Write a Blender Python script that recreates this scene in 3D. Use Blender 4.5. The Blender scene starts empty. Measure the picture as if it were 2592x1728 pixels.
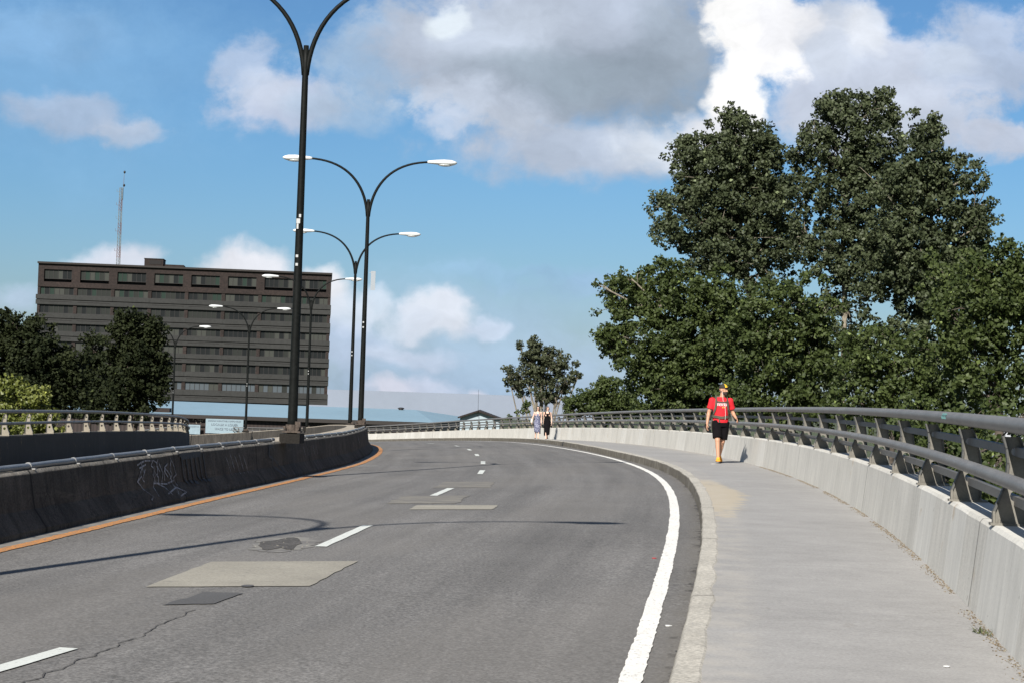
import bpy, math, random
import numpy as np
from mathutils import Vector, Matrix, geometry, noise as mnoise
S = bpy.context.scene
R = math.radians

# ------------------------------------------------------------------ camera
CAMZ = 8.0                                   # bridge deck stands about 6.5 m above the ground
cam_d = bpy.data.cameras.new('camera'); cam = bpy.data.objects.new('camera', cam_d)
S.collection.objects.link(cam); S.camera = cam
cam_d.sensor_width = 36.0; cam_d.lens = 36.0 * 4500 / 2592; cam_d.clip_start = 0.1; cam_d.clip_end = 6000
cam.matrix_world = (Matrix.Translation((0, 0, CAMZ)) @ Matrix.Rotation(R(90) + math.atan(136 / 4500.), 4, 'X')
                    @ Matrix.Rotation(R(1.9), 4, 'Z'))
# ------------------------------------------------------------------ light
SUN_AZ, SUN_EL = R(20.0), R(36.0)            # light travels towards +Y, drifting to +X
sun_dir = Vector((math.sin(SUN_AZ) * math.cos(SUN_EL), math.cos(SUN_AZ) * math.cos(SUN_EL), -math.sin(SUN_EL)))
sd = bpy.data.lights.new('sun', 'SUN'); sd.energy = 5.0; sd.angle = R(0.5); sd.color = (1.0, 0.955, 0.88)
so = bpy.data.objects.new('sun', sd); S.collection.objects.link(so)
so.rotation_euler = sun_dir.to_track_quat('-Z', 'Y').to_euler(); so.location = (0, -20, 60)
S.view_settings.view_transform = 'Standard'; S.view_settings.look = 'None'
S.view_settings.gamma = 1; S.view_settings.exposure = 0.5; S.view_settings.use_curve_mapping = False

# ------------------------------------------------------------------ node helpers
class N:
    """tiny expression builder over shader nodes"""
    def __init__(self, nt): self.nt = nt
    def put(self, sock, v):
        if hasattr(v, 'is_output') or isinstance(v, bpy.types.NodeSocket): self.nt.links.new(v, sock)
        else:
            if hasattr(sock, 'default_value'):
                try: sock.default_value = v
                except Exception: sock.default_value = (*v, 1) if len(v) == 3 else v[:3]
    def node(self, t, **kw):
        n = self.nt.nodes.new(t)
        for k, v in kw.items(): setattr(n, k, v)
        return n
    def m(self, op, a, b=None, c=None, clamp=False):
        n = self.node('ShaderNodeMath', operation=op, use_clamp=clamp)
        for i, v in enumerate((a, b, c)):
            if v is not None: self.put(n.inputs[i], v)
        return n.outputs[0]
    def vm(self, op, a, b=None):
        n = self.node('ShaderNodeVectorMath', operation=op)
        self.put(n.inputs[0], a)
        if b is not None: self.put(n.inputs[1], b)
        return n.outputs[0]
    def xyz(self, v):
        n = self.node('ShaderNodeSeparateXYZ'); self.put(n.inputs[0], v); return n.outputs
    def comb(self, x, y, z):
        n = self.node('ShaderNodeCombineXYZ')
        for i, v in enumerate((x, y, z)): self.put(n.inputs[i], v)
        return n.outputs[0]
    def noise(self, vec, scale, detail=4, rough=.55, dist=0.0, col=False):
        n = self.node('ShaderNodeTexNoise'); self.put(n.inputs['Vector'], vec)
        n.inputs['Scale'].default_value = scale; n.inputs['Detail'].default_value = detail
        n.inputs['Roughness'].default_value = rough; n.inputs['Distortion'].default_value = dist
        return n.outputs[1 if col else 0]
    def ss(self, x, a, b, lo=0., hi=1.):
        n = self.node('ShaderNodeMapRange', interpolation_type='SMOOTHSTEP')
        self.put(n.inputs[0], x)
        for i, v in enumerate((a, b, lo, hi)): self.put(n.inputs[i + 1], v)
        return n.outputs[0]
    def lin(self, x, a, b, lo=0., hi=1.):
        n = self.node('ShaderNodeMapRange'); self.put(n.inputs[0], x)
        for i, v in enumerate((a, b, lo, hi)): self.put(n.inputs[i + 1], v)
        return n.outputs[0]
    def mix(self, f, a, b, mode='MIX'):
        n = self.node('ShaderNodeMix', data_type='RGBA', blend_type=mode)
        self.put(n.inputs[0], f); self.put(n.inputs[6], a); self.put(n.inputs[7], b)
        return n.outputs[2]
    def scale(self, col, f):   # colour * scalar
        n = self.node('ShaderNodeVectorMath', operation='SCALE'); self.put(n.inputs[0], col); self.put(n.inputs['Scale'], f)
        return n.outputs[0]
def lin(c):
    return tuple(((v / 255.) / 12.92 if v <= 10 else (((v / 255.) + .055) / 1.055) ** 2.4) for v in c)
def rgb(*c): return (*lin(c), 1.0)

# ------------------------------------------------------------------ sky
CLOUDS = [(-0.2575, 0.1779, 0.1029, 0.0563, (147, 192, 230), 0.42, 1.0, 0.7),
 (-0.0177, 0.0012, 0.2204, 0.0269, (179, 206, 234), 0.5, 1.0, 0.4),
 (-0.0306, 0.0204, 0.1029, 0.0416, (173, 200, 232), 0.5, 0.9, 0.5),
 (0.017, 0.0661, 0.0637, 0.0039, (162, 200, 234), 0.5, 0.9, 1.1),
 (0.0515, 0.0611, 0.049, 0.0054, (167, 200, 234), 0.5, 0.9, 1.1),
 (-0.0586, 0.1919, 0.0588, 0.0294, (181, 202, 224), 0.7, 0.6, 0.9),
 (0.0366, 0.1419, 0.0857, 0.0184, (187, 197, 214), 0.92, 0.55, 0.6),
 (-0.0182, 0.1636, 0.0416, 0.0233, (203, 213, 229), 0.95, 0.4, 0.75),
 (-0.0424, 0.1504, 0.0171, 0.011, (197, 210, 230), 0.8, 0.5, 0.8),
 (0.0248, 0.2046, 0.098, 0.0465, (185, 196, 214), 1.0, 0.35, 0.5),
 (-0.0049, 0.2086, 0.0392, 0.022, (203, 214, 230), 0.7, 0.8, 0.6),
 (0.0552, 0.1784, 0.0637, 0.0233, (147, 161, 176), 0.85, 0.8, 0.35),
 (0.0107, 0.1819, 0.0465, 0.0147, (157, 172, 186), 0.6, 0.8, 0.5),
 (0.089, 0.1993, 0.0269, 0.0367, (155, 169, 184), 0.75, 0.7, 0.4),
 (-0.0421, 0.2153, 0.0103, 0.0103, (228, 238, 246), 0.85, 0.5, 0.6),
 (0.0907, 0.1425, 0.0416, 0.0147, (219, 227, 238), 0.85, 0.6, 0.6),
 (0.1979, 0.1831, 0.0612, 0.0367, (199, 208, 225), 1.0, 0.35, 0.55),
 (0.1726, 0.2071, 0.0269, 0.0245, (211, 220, 235), 0.9, 0.4, 0.6),
 (0.1933, 0.2152, 0.0147, 0.0171, (232, 237, 246), 0.8, 0.5, 0.7),
 (0.2615, 0.1976, 0.0367, 0.0269, (191, 205, 228), 0.92, 0.4, 0.7),
 (0.2305, 0.1595, 0.0441, 0.0196, (203, 212, 229), 0.9, 0.45, 0.7),
 (0.27, 0.1534, 0.0343, 0.0122, (203, 211, 228), 0.9, 0.4, 0.7),
 (0.1888, 0.1532, 0.0367, 0.022, (207, 216, 230), 0.9, 0.6, 0.5),
 (0.2393, 0.1994, 0.0147, 0.0147, (211, 222, 238), 0.6, 0.6, 0.8),
 (0.1638, 0.1672, 0.022, 0.0147, (185, 194, 212), 0.6, 0.8, 0.6),
 (0.1293, 0.2131, 0.0233, 0.0233, (255, 255, 255), 1.0, 0.25, 0.55),
 (0.1421, 0.1961, 0.0159, 0.0171, (253, 253, 255), 0.95, 0.35, 0.7),
 (0.1217, 0.1757, 0.0152, 0.0318, (255, 255, 255), 1.0, 0.3, 0.45),
 (0.11, 0.1567, 0.0196, 0.0122, (240, 241, 246), 0.9, 0.6, 0.6),
 (0.1477, 0.2137, 0.0147, 0.0147, (244, 245, 250), 0.8, 0.5, 0.8),
 (-0.1362, 0.1609, 0.0367, 0.0159, (195, 203, 222), 0.85, 0.5, 0.75),
 (-0.1567, 0.1812, 0.0159, 0.0208, (187, 203, 228), 0.8, 0.5, 0.75),
 (-0.1464, 0.1692, 0.0196, 0.0147, (205, 214, 230), 0.6, 0.6, 0.8),
 (-0.0992, 0.1584, 0.0343, 0.011, (177, 200, 224), 0.6, 0.7, 0.8),
 (-0.2491, 0.1509, 0.0343, 0.0118, (185, 198, 220), 0.7, 0.6, 0.8),
 (-0.2193, 0.1445, 0.022, 0.0093, (191, 203, 222), 0.7, 0.5, 0.8),
 (-0.2731, 0.1972, 0.0367, 0.0147, (147, 188, 228), 0.5, 0.9, 1.0),
 (-0.2252, 0.0596, 0.0245, 0.0186, (226, 229, 241), 0.86, 0.42000000000000004, 0.4),
 (-0.1496, 0.0569, 0.0282, 0.0201, (236, 235, 241), 0.86, 0.42000000000000004, 0.4),
 (-0.1049, 0.0559, 0.0152, 0.0142, (240, 240, 245), 0.86, 0.42000000000000004, 0.45),
 (-0.089, 0.0449, 0.0147, 0.0118, (219, 230, 244), 0.817, 0.52, 0.6),
 (-0.0732, 0.0472, 0.0122, 0.0088, (219, 230, 244), 0.774, 0.52, 0.6),
 (-0.092, 0.0257, 0.0294, 0.0147, (193, 207, 232), 0.602, 0.82, 0.8),
 (-0.0423, 0.0426, 0.0176, 0.0127, (232, 236, 246), 0.8341999999999999, 0.47, 0.5),
 (-0.0557, 0.0379, 0.0171, 0.0093, (217, 227, 242), 0.6880000000000001, 0.62, 0.7),
 (-0.0152, 0.0376, 0.0098, 0.0059, (211, 223, 242), 0.731, 0.57, 0.7),
 (-0.0662, 0.0229, 0.0171, 0.0059, (209, 220, 238), 0.602, 0.72, 0.8),
 (-0.0464, 0.0186, 0.0171, 0.0054, (205, 216, 236), 0.602, 0.72, 0.8),
 (-0.0667, 0.002, 0.0122, 0.0069, (226, 225, 238), 0.731, 0.62, 0.7),
 (-0.0459, 0.0039, 0.0171, 0.0059, (213, 218, 236), 0.645, 0.72, 0.8),
 (-0.0176, -0.0017, 0.0073, 0.0083, (219, 220, 234), 0.774, 0.62, 0.6),
 (-0.2766, 0.0441, 0.0184, 0.0118, (191, 210, 234), 0.6880000000000001, 0.72, 0.7)]
W = bpy.data.worlds.new('World'); S.world = W; W.use_nodes = True
nt = W.node_tree; nt.nodes.clear(); n = N(nt)
out = n.node('ShaderNodeOutputWorld'); bg = n.node('ShaderNodeBackground'); bg.inputs[1].default_value = 0.10
nt.links.new(bg.outputs[0], out.inputs[0])
sky = n.node('ShaderNodeTexSky', sky_type='NISHITA', sun_disc=False, sun_elevation=SUN_EL,
             sun_rotation=math.pi + SUN_AZ, altitude=50, air_density=1.0, dust_density=0.6, ozone_density=1.6)
tc = n.node('ShaderNodeTexCoord'); D = tc.outputs['Generated']
x, y, z = n.xyz(D)
front = n.ss(y, 0.15, 0.5)
ys = n.m('MAXIMUM', y, 0.12)
u0 = n.m('DIVIDE', x, ys); w0 = n.m('DIVIDE', z, ys)
P = n.comb(u0, w0, 0.0)
# ragged outlines: one warp shared by all the banks, one billow
wc = n.noise(P, 14.0, 4, .6, col=True)
wx, wy, _z = n.xyz(wc)
u = n.m('ADD', u0, n.m('MULTIPLY', n.m('SUBTRACT', wx, .5), .05))
w = n.m('ADD', w0, n.m('MULTIPLY', n.m('SUBTRACT', wy, .5), .045))
bill = n.m('SUBTRACT', n.noise(n.comb(u0, n.m('MULTIPLY', w0, 1.35), 3.1), 22.0, 9, .62), .5)
big = n.m('SUBTRACT', n.noise(n.comb(u0, n.m('MULTIPLY', w0, 1.6), 7.7), 7.0, 5, .55), .5)
fine = n.m('SUBTRACT', n.noise(n.comb(u, w, 5.5), 60.0, 8, .7), .5)
rag = n.m('ADD', n.m('ADD', n.m('MULTIPLY', bill, 2.3), n.m('MULTIPLY', big, 1.0)), n.m('MULTIPLY', fine, .9))
# clear sky: the model's own colour graded a little deeper overhead, paler low down
gw = n.ss(w0, -0.02, 0.16)
base = n.vm('MULTIPLY', sky.outputs[0], n.mix(gw, (.375, .455, .60, 1), (.335, .52, .685, 1)))
#SKYTUNE#
col = base
mott = n.noise(n.comb(u, n.m('MULTIPLY', w, 1.4), 1.0), 17.0, 9, .62)
for (cu, cw, ru, rw, c, op, so_, na) in CLOUDS:
    a = n.m('DIVIDE', n.m('SUBTRACT', u, cu), ru); b = n.m('DIVIDE', n.m('SUBTRACT', w, cw), rw)
    d = n.m('SQRT', n.m('ADD', n.m('MULTIPLY', a, a), n.m('MULTIPLY', b, b)))
    d = n.m('ADD', d, n.m('MULTIPLY', rag, na))
    k = n.ss(d, 1.0 + so_ * .65, 1.0 - so_ * .85, 0.0, op)
    k = n.m('MULTIPLY', k, front)
    # cloud tops a little brighter than their bases, plus billows
    lit = n.m('ADD', n.m('MULTIPLY', b, .05), n.m('ADD', n.m('MULTIPLY', n.m('SUBTRACT', mott, .5), .85), 1.0))
    cc = tuple(v / 0.10 / 1.414 for v in lin(c))
    col = n.mix(k, col, n.scale((*cc,), n.m('MINIMUM', lit, 1.25)))
# unseen dim cloud added behind and beside the camera to cut the fill light
back = n.noise(D, 2.2, 7, .6)
kb = n.m('MULTIPLY', n.ss(back, .38, .56, 0, .9), n.m('SUBTRACT', 1.0, front))
col = n.mix(kb, col, (1.25, 1.3, 1.42, 1))
nt.links.new(col, bg.inputs[0])

# ------------------------------------------------------------------ road geometry (metres; camera above x=0,y=0)
KY = [5,15,25,38,52,68,88,108,130,155,180,210,245]
WALL = [2.043,3.57,4.698,5.492,5.535,4.793,2.823,-.242,-4.912,-11.927,-21.2,-35,-54]
GRADE = [-1.368,-1.317,-1.307,-1.361,-1.488,-1.702,-2.092,-2.623,-3.351,-4.323,-5.25,-6.1,-6.8]
CURB = [.311,1.618,2.677,3.387,2.95,2.2,.8,-2.0,-6.8,-14.0,-23.4,-37.4,-56.6]
LINE = [.133,1.329,2.352,3.051,2.72,1.65,-.1,-3.0,-7.9,-15.2,-24.8,-38.9,-58.3]
MED = [-5.69,-4.931,-4.372,-3.95,-4.127,-5.286,-8.013,-12.275,-18.703,-28.3,-40,-57,-81]
ORG = [-5.43,-4.67,-4.112,-3.70,-3.86,-5.0,-7.72,-11.95,-18.35,-27.9,-39.5,-56.4,-80.3]
LEFT = [-14.11,-13.958,-13.928,-14.071,-14.453,-15.0,-16.15,-19.6,-26.6,-37,-49,-66,-90]
EY = [5,25,45,65,88,105,130]; EX = [.0064,.0157,.0342,.0332,.0375,.053,.062]
def spline(xs, ys, q):
    xs = np.asarray(xs, float); ys = np.asarray(ys, float); n_ = len(xs); h = np.diff(xs)
    A = np.zeros((n_, n_)); r = np.zeros(n_); A[0, 0] = A[-1, -1] = 1
    for i in range(1, n_ - 1):
        A[i, i-1] = h[i-1]; A[i, i] = 2 * (h[i-1] + h[i]); A[i, i+1] = h[i]
        r[i] = 6 * ((ys[i+1] - ys[i]) / h[i] - (ys[i] - ys[i-1]) / h[i-1])
    M = np.linalg.solve(A, r); q = np.asarray(q, float)
    i = np.clip(np.searchsorted(xs, q) - 1, 0, n_ - 2); t = q - xs[i]; v = xs[i+1] - q
    y_ = (M[i]*v**3 + M[i+1]*t**3)/(6*h[i]) + (ys[i]/h[i]-M[i]*h[i]/6)*v + (ys[i+1]/h[i]-M[i+1]*h[i]/6)*t
    m0 = (ys[1]-ys[0])/h[0] - M[1]*h[0]/6
    return np.where(q < xs[0], ys[0] + m0*(q - xs[0]), y_)
def curve(tab): return lambda Y: spline(KY, tab, Y)
fwall, fgrade, fcurb, fline, fmed, forg, fleft = [curve(t) for t in (WALL, GRADE, CURB, LINE, MED, ORG, LEFT)]
def walk_z(Y): return fgrade(Y) + CAMZ
def road_z(X, Y): return fgrade(Y) + CAMZ - .18 - np.interp(Y, EY, EX) * (fcurb(Y) - X)
def frame(f, Y):
    """point, tangent, right normal, arclength along x=f(y)"""
    Y = np.asarray(Y, float); X = f(Y); dx = (f(Y + .05) - f(Y - .05)) / .1
    L = np.sqrt(1 + dx * dx); T = np.stack([dx / L, 1 / L], 1); Nn = np.stack([T[:, 1], -T[:, 0]], 1)
    s = np.concatenate([[0], np.cumsum(np.hypot(np.diff(X), np.diff(Y)))])
    return X, T, Nn, s
def stations(f, y0, y1, step):
    Y = np.arange(y0, y1, .05); X = f(Y)
    s = np.concatenate([[0], np.cumsum(np.hypot(np.diff(X), np.diff(Y)))])
    return np.interp(np.arange(0, s[-1], step), s, Y)

# ------------------------------------------------------------------ mesh helpers
def link(o, parent=None):
    S.collection.objects.link(o)
    if parent is not None: o.parent = parent
    return o
def tag(o, label=None, cat=None, group=None, kind=None):
    for k, v in (('label', label), ('category', cat), ('group', group), ('kind', kind)):
        if v: o[k] = v
    return o
def mesh(name, verts, faces, mat, parent=None, smooth=False, uv=None, midx=None):
    me = bpy.data.meshes.new(name); me.from_pydata([tuple(map(float, v)) for v in verts], [], [tuple(int(i) for i in f) for f in faces])
    for m_ in (mat if isinstance(mat, (list, tuple)) else [mat]): me.materials.append(m_)
    if uv is not None:
        l = me.uv_layers.new(name='UVMap'); vi = np.empty(len(me.loops), int); me.loops.foreach_get('vertex_index', vi)
        l.data.foreach_set('uv', np.asarray(uv, float)[vi].ravel())
    if midx is not None: me.polygons.foreach_set('material_index', midx)
    me.polygons.foreach_set('use_smooth', [smooth] * len(me.polygons))
    me.validate(); me.update()
    return link(bpy.data.objects.new(name, me), parent)
def empty(name, loc=(0, 0, 0), rz=0):
    o = bpy.data.objects.new(name, None); o.location = loc; o.rotation_euler = (0, 0, rz); o.empty_display_size = .3
    return link(o)
class MB:
    def __init__(s): s.v = []; s.f = []; s.m = []
    def add(s, v, f, m=0):
        o = len(s.v); s.v += [tuple(map(float, p)) for p in v]; s.f += [tuple(i + o for i in q) for q in f]; s.m += [m] * len(f); return s
    def box(s, c, d, m=0, rz=0, mat=None):
        x_, y_, z_ = [k / 2 for k in d]
        vs = [Vector((a * x_, b * y_, e * z_)) for e in (-1, 1) for a, b in ((-1, -1), (1, -1), (1, 1), (-1, 1))]
        if mat is None: mat = Matrix.Rotation(rz, 3, 'Z')
        vs = [mat @ p + Vector(c) for p in vs]
        return s.add(vs, [(3, 2, 1, 0), (4, 5, 6, 7), (0, 1, 5, 4), (1, 2, 6, 5), (2, 3, 7, 6), (3, 0, 4, 7)], m)
    def loft(s, rings, m=0, cap=True):
        k = len(rings[0]); vs = [p for r_ in rings for p in r_]; f = []
        for i in range(len(rings) - 1):
            for j in range(k):
                a, b = i * k + j, i * k + (j + 1) % k; f.append((a, b, b + k, a + k))
        if cap: f.append(tuple(range(k - 1, -1, -1))); f.append(tuple(range(len(vs) - k, len(vs))))
        return s.add(vs, f, m)
    def tube(s, pts, rad, seg=10, m=0, cap=True, flat=1.0):
        pts = [Vector(p) for p in pts]; n_ = len(pts)
        if not hasattr(rad, '__len__'): rad = [rad] * n_
        rings = []; ref = None
        for i in range(n_):
            t = (pts[min(i + 1, n_ - 1)] - pts[max(i - 1, 0)]).normalized()
            if ref is None:
                ref = Vector((0, 0, 1)) if abs(t.z) < .9 else Vector((1, 0, 0))
            a = (ref - t * ref.dot(t)).normalized(); b = t.cross(a); ref = a
            rings.append([pts[i] + (a * math.cos(2*math.pi*j/seg) + b * math.sin(2*math.pi*j/seg) * flat) * rad[i] for j in range(seg)])
        return s.loft(rings, m, cap)
    def capsule(s, a, b, ra, rb, seg=12, m=0):
        a = Vector(a); b = Vector(b); t = (b - a); L = t.length; t.normalize()
        pts = []; rr = []
        for k in range(5):
            q = math.pi / 2 * (1 - k / 4.); pts.append(a - t * ra * math.sin(q)); rr.append(max(ra * math.cos(q), ra * .05))
        for k in range(5):
            q = math.pi / 2 * (k / 4.); pts.append(b + t * rb * math.sin(q)); rr.append(max(rb * math.cos(q), rb * .05))
        return s.tube(pts, rr, seg, m)
    def ball(s, c, r, m=0, nu=14, nv=9, rot=None):
        if not hasattr(r, '__len__'): r = (r, r, r)
        rings = []
        for i in range(nv + 1):
            th = math.pi * (i / nv) ; st = max(math.sin(th), .02)
            ring = [Vector((r[0]*st*math.cos(2*math.pi*j/nu), r[1]*st*math.sin(2*math.pi*j/nu), -r[2]*math.cos(th))) for j in range(nu)]
            if rot is not None: ring = [rot @ p for p in ring]
            rings.append([p + Vector(c) for p in ring])
        return s.loft(rings, m)
    def build(s, name, mat, parent=None, smooth=False):
        return mesh(name, s.v, s.f, mat, parent, smooth, midx=s.m if isinstance(mat, (list, tuple)) else None)
def copy_tree(o, parent=None):
    c = o.copy(); S.collection.objects.link(c)
    if parent is not None: c.parent = parent
    for ch in [k for k in S.objects if k.parent == o]: copy_tree(ch, c)
    return c
def sweep(name, f, Y, prof, zf, mat, parent=None, closed=True, smooth=False, wob=None, taper=None):
    """carry a cross-section (offset to the right, height) along x=f(y); zf(X,Y) is the height of its foot"""
    X, T, Nn, s = frame(f, Y); n_ = len(Y); k = len(prof); verts = []; uv = []
    pl = np.concatenate([[0], np.cumsum([math.dist(prof[i], prof[i-1]) for i in range(1, k)])])
    z0 = zf(X, Y)
    for i in range(n_):
        for j, (a, h) in enumerate(prof):
            if taper: a, h = taper(j, Y[i], a, h)
            if wob: da, dh = wob(j, s[i], Y[i]); a += da; h += dh
            verts.append((X[i] + Nn[i][0] * a, Y[i] + Nn[i][1] * a, z0[i] + h)); uv.append((s[i], pl[j]))
    faces = []; e = k if closed else k - 1
    for i in range(n_ - 1):
        for j in range(e):
            a, b = i * k + j, i * k + (j + 1) % k; faces.append((a, a + k, b + k, b))
    if closed:
        faces.append(tuple(range(k))); faces.append(tuple(range(len(verts) - 1, len(verts) - k - 1, -1)))
    o = mesh(name, verts, faces, mat, parent, smooth, uv)
    return o
def rail(name, f, Y, a, h, r, zf, mat, parent, seg=12, square=None):
    if square: pr = [(a - square[0]/2, h - square[1]/2), (a - square[0]/2, h + square[1]/2), (a + square[0]/2, h + square[1]/2), (a + square[0]/2, h - square[1]/2)]
    else: pr = [(a - r*math.cos(2*math.pi*j/seg), h + r*math.sin(2*math.pi*j/seg)) for j in range(seg)]
    return sweep(name, f, Y, pr, zf, mat, parent, smooth=not square)

# ------------------------------------------------------------------ materials
MATS = {}
def mat(name, color=(.5, .5, .5), rough=.8, metal=0., spec=.5, fn=None, bump=None):
    """fn(n, uv, obj) -> colour socket, or (colour, roughness)"""
    m_ = bpy.data.materials.new(name); m_.use_nodes = True; nt_ = m_.node_tree; n_ = N(nt_)
    b = nt_.nodes['Principled BSDF']; b.inputs['Base Color'].default_value = (*color[:3], 1)
    b.inputs['Roughness'].default_value = rough; b.inputs['Metallic'].default_value = metal
    b.inputs['Specular IOR Level'].default_value = spec
    t = n_.node('ShaderNodeTexCoord'); g = n_.node('ShaderNodeNewGeometry')
    if fn:
        r_ = fn(n_, t.outputs['UV'], g.outputs['Position'])
        if isinstance(r_, tuple): n_.put(b.inputs['Base Color'], r_[0]); n_.put(b.inputs['Roughness'], r_[1])
        else: n_.put(b.inputs['Base Color'], r_)
    if bump:
        sc, st, di = bump; bp = n_.node('ShaderNodeBump'); bp.inputs['Strength'].default_value = st; bp.inputs['Distance'].default_value = di
        n_.put(bp.inputs['Height'], n_.noise(g.outputs['Position'], sc, 5, .65)); nt_.links.new(bp.outputs[0], b.inputs['Normal'])
    MATS[name] = m_; return m_
def speckle(n_, P_, c, amt=.25, s1=60, s2=1.2, amt2=.2):
    """base colour broken up by fine grain and broad blotches"""
    a = n_.lin(n_.noise(P_, s1, 3, .7), .36, .64, 1 - amt, 1 + amt)
    b = n_.lin(n_.noise(P_, s2, 5, .6), .3, .7, 1 - amt2, 1 + amt2)
    return n_.scale(c, n_.m('MULTIPLY', a, b))
def f_asphalt(n_, uv, P_):
    s_, t_, _ = n_.xyz(uv)
    c = speckle(n_, P_, (.158, .152, .145), .42, 45, .35, .12)
    c = n_.scale(c, n_.lin(n_.noise(P_, 17, 4, .8), .36, .64, .84, 1.16))
    # grey aggregate and worn lanes running along the road
    str_ = n_.noise(n_.comb(n_.m('MULTIPLY', s_, .05), n_.m('MULTIPLY', t_, 1.3), 0.), 1.6, 5, .6)
    c = n_.scale(c, n_.lin(str_, .3, .7, .80, 1.20))
    agg = n_.noise(P_, 130, 2, .5)
    c = n_.mix(n_.ss(agg, .60, .72, 0, .45), c, (.26, .245, .23, 1))
    c = n_.mix(n_.ss(n_.noise(P_, 95, 2, .5), .62, .74, 0, .55), c, (.055, .05, .05, 1))
    # tar-dark dribbles and hairline cracks
    vor = n_.node('ShaderNodeTexVoronoi', feature='DISTANCE_TO_EDGE'); vor.inputs['Scale'].default_value = .28
    n_.put(vor.inputs['Vector'], n_.vm('ADD', P_, n_.scale(n_.noise(P_, 1.3, 5, .6, col=True), 1.6)))
    ck = n_.m('MULTIPLY', n_.ss(vor.outputs['Distance'], .006, .0015), n_.ss(n_.noise(P_, .22, 2), .52, .6))
    c = n_.mix(n_.m('MULTIPLY', ck, .35), c, (.06, .055, .05, 1))
    sp = n_.ss(n_.noise(n_.comb(n_.m('MULTIPLY', s_, .9), n_.m('MULTIPLY', t_, 5.), 0.), 1.7, 3, .5), .70, .78, 0, .5)
    c = n_.mix(sp, c, (.085, .08, .075, 1))
    # grit gathered along the kerb
    kerb = n_.m('MULTIPLY', n_.ss(t_, .30, .10), n_.ss(n_.noise(P_, 5, 4), .35, .6, .15, .5))
    c = n_.mix(kerb, c, (.13, .12, .105, 1))
    c = n_.mix(n_.ss(t_, .085, .06, 0, .9), c, (.03, .027, .024, 1))
    tn = n_.noise(n_.comb(n_.m('MULTIPLY', s_, .9), n_.m('MULTIPLY', t_, 1.5), 3.), 3.2, 7, .75)
    c = n_.mix(n_.m('MULTIPLY', n_.ss(n_.m('SUBTRACT', tn, n_.m('MULTIPLY', t_, 1.5)), .36, .44), .85), c, (.035, .032, .03, 1))
    # pale dusty bloom where traffic has polished the left lane
    wp_ = n_.ss(n_.noise(n_.comb(n_.m('MULTIPLY', s_, .06), n_.m('MULTIPLY', t_, .3), 9.), 2.0, 4, .5), .45, .62, 0, .35)
    c = n_.mix(wp_, c, (.19, .178, .162, 1))
    return c
mat('asphalt', rough=.88, spec=.3, fn=f_asphalt, bump=(70, .35, .004))
def f_walk(n_, uv, P_):
    s_, t_, _ = n_.xyz(uv)
    c = speckle(n_, P_, (.320, .311, .300), .11, 55, .5, .08)
    c = n_.scale(c, n_.lin(n_.noise(P_, 20, 5, .8), .3, .7, .93, 1.07)); c = n_.scale(c, n_.lin(n_.noise(P_, 2.2, 6, .7), .3, .7, .93, 1.07))
    br = n_.noise(n_.comb(n_.m('MULTIPLY', s_, 2.0), n_.m('MULTIPLY', t_, .8), 0.), 2.0, 7, .7)
    c = n_.scale(c, n_.lin(br, .3, .7, .94, 1.05))
    X_, Y_, Z_ = n_.xyz(P_)
    q = n_.m('ADD', n_.m('ABSOLUTE', n_.m('DIVIDE', n_.m('SUBTRACT', Y_, 25.5), 7.)), n_.m('DIVIDE', t_, .5))
    q = n_.m('ADD', q, n_.m('MULTIPLY', n_.m('SUBTRACT', n_.noise(n_.vm('MULTIPLY', P_, (1.2, .8, 1.)), 2.4, 7, .7), .5), 1.5))
    c = n_.mix(n_.ss(q, 1.15, .8, 0, .85), c, (.45, .39, .295, 1))
    sp_ = n_.ss(n_.noise(n_.comb(n_.m('MULTIPLY', s_, 1.1), n_.m('MULTIPLY', t_, 2.), 4.), 1.9, 6, .7), .63, .72, 0, .35)
    c = n_.mix(sp_, c, (.21, .19, .165, 1))
    edge = n_.m('MULTIPLY', n_.ss(t_, .35, .0), n_.ss(n_.noise(P_, 3, 5), .35, .65))
    c = n_.mix(n_.m('MULTIPLY', edge, .55), c, (.50, .46, .40, 1))
    wl = n_.m('MULTIPLY', n_.ss(t_, 1.75, 2.15), n_.ss(n_.noise(P_, 2.2, 5), .35, .65))
    c = n_.mix(n_.m('MULTIPLY', wl, .35), c, (.38, .34, .28, 1))
    return c
mat('sidewalk', rough=.9, spec=.25, fn=f_walk, bump=(30, .25, .004))
def f_kerb(n_, uv, P_):
    s_, t_, _ = n_.xyz(uv)
    c = speckle(n_, P_, (.43, .405, .355), .25, 40, 1.6, .16)
    face = n_.ss(t_, .485, .455)      # upright face: grime, with its grazing-light shade put into the colour
    c = n_.mix(n_.m('MULTIPLY', face, n_.ss(n_.noise(P_, 4, 5), .25, .6, .7, 1.)), c, (.135, .12, .095, 1))
    j = n_.m('ABSOLUTE', n_.m('SUBTRACT', n_.m('FRACT', n_.m('DIVIDE', s_, 4.9)), .5))
    c = n_.mix(n_.ss(j, .494, .499, 0, .8), c, (.05, .045, .04, 1))
    return c
mat('kerb_concrete', rough=.9, spec=.25, fn=f_kerb, bump=(25, .5, .01))
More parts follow.
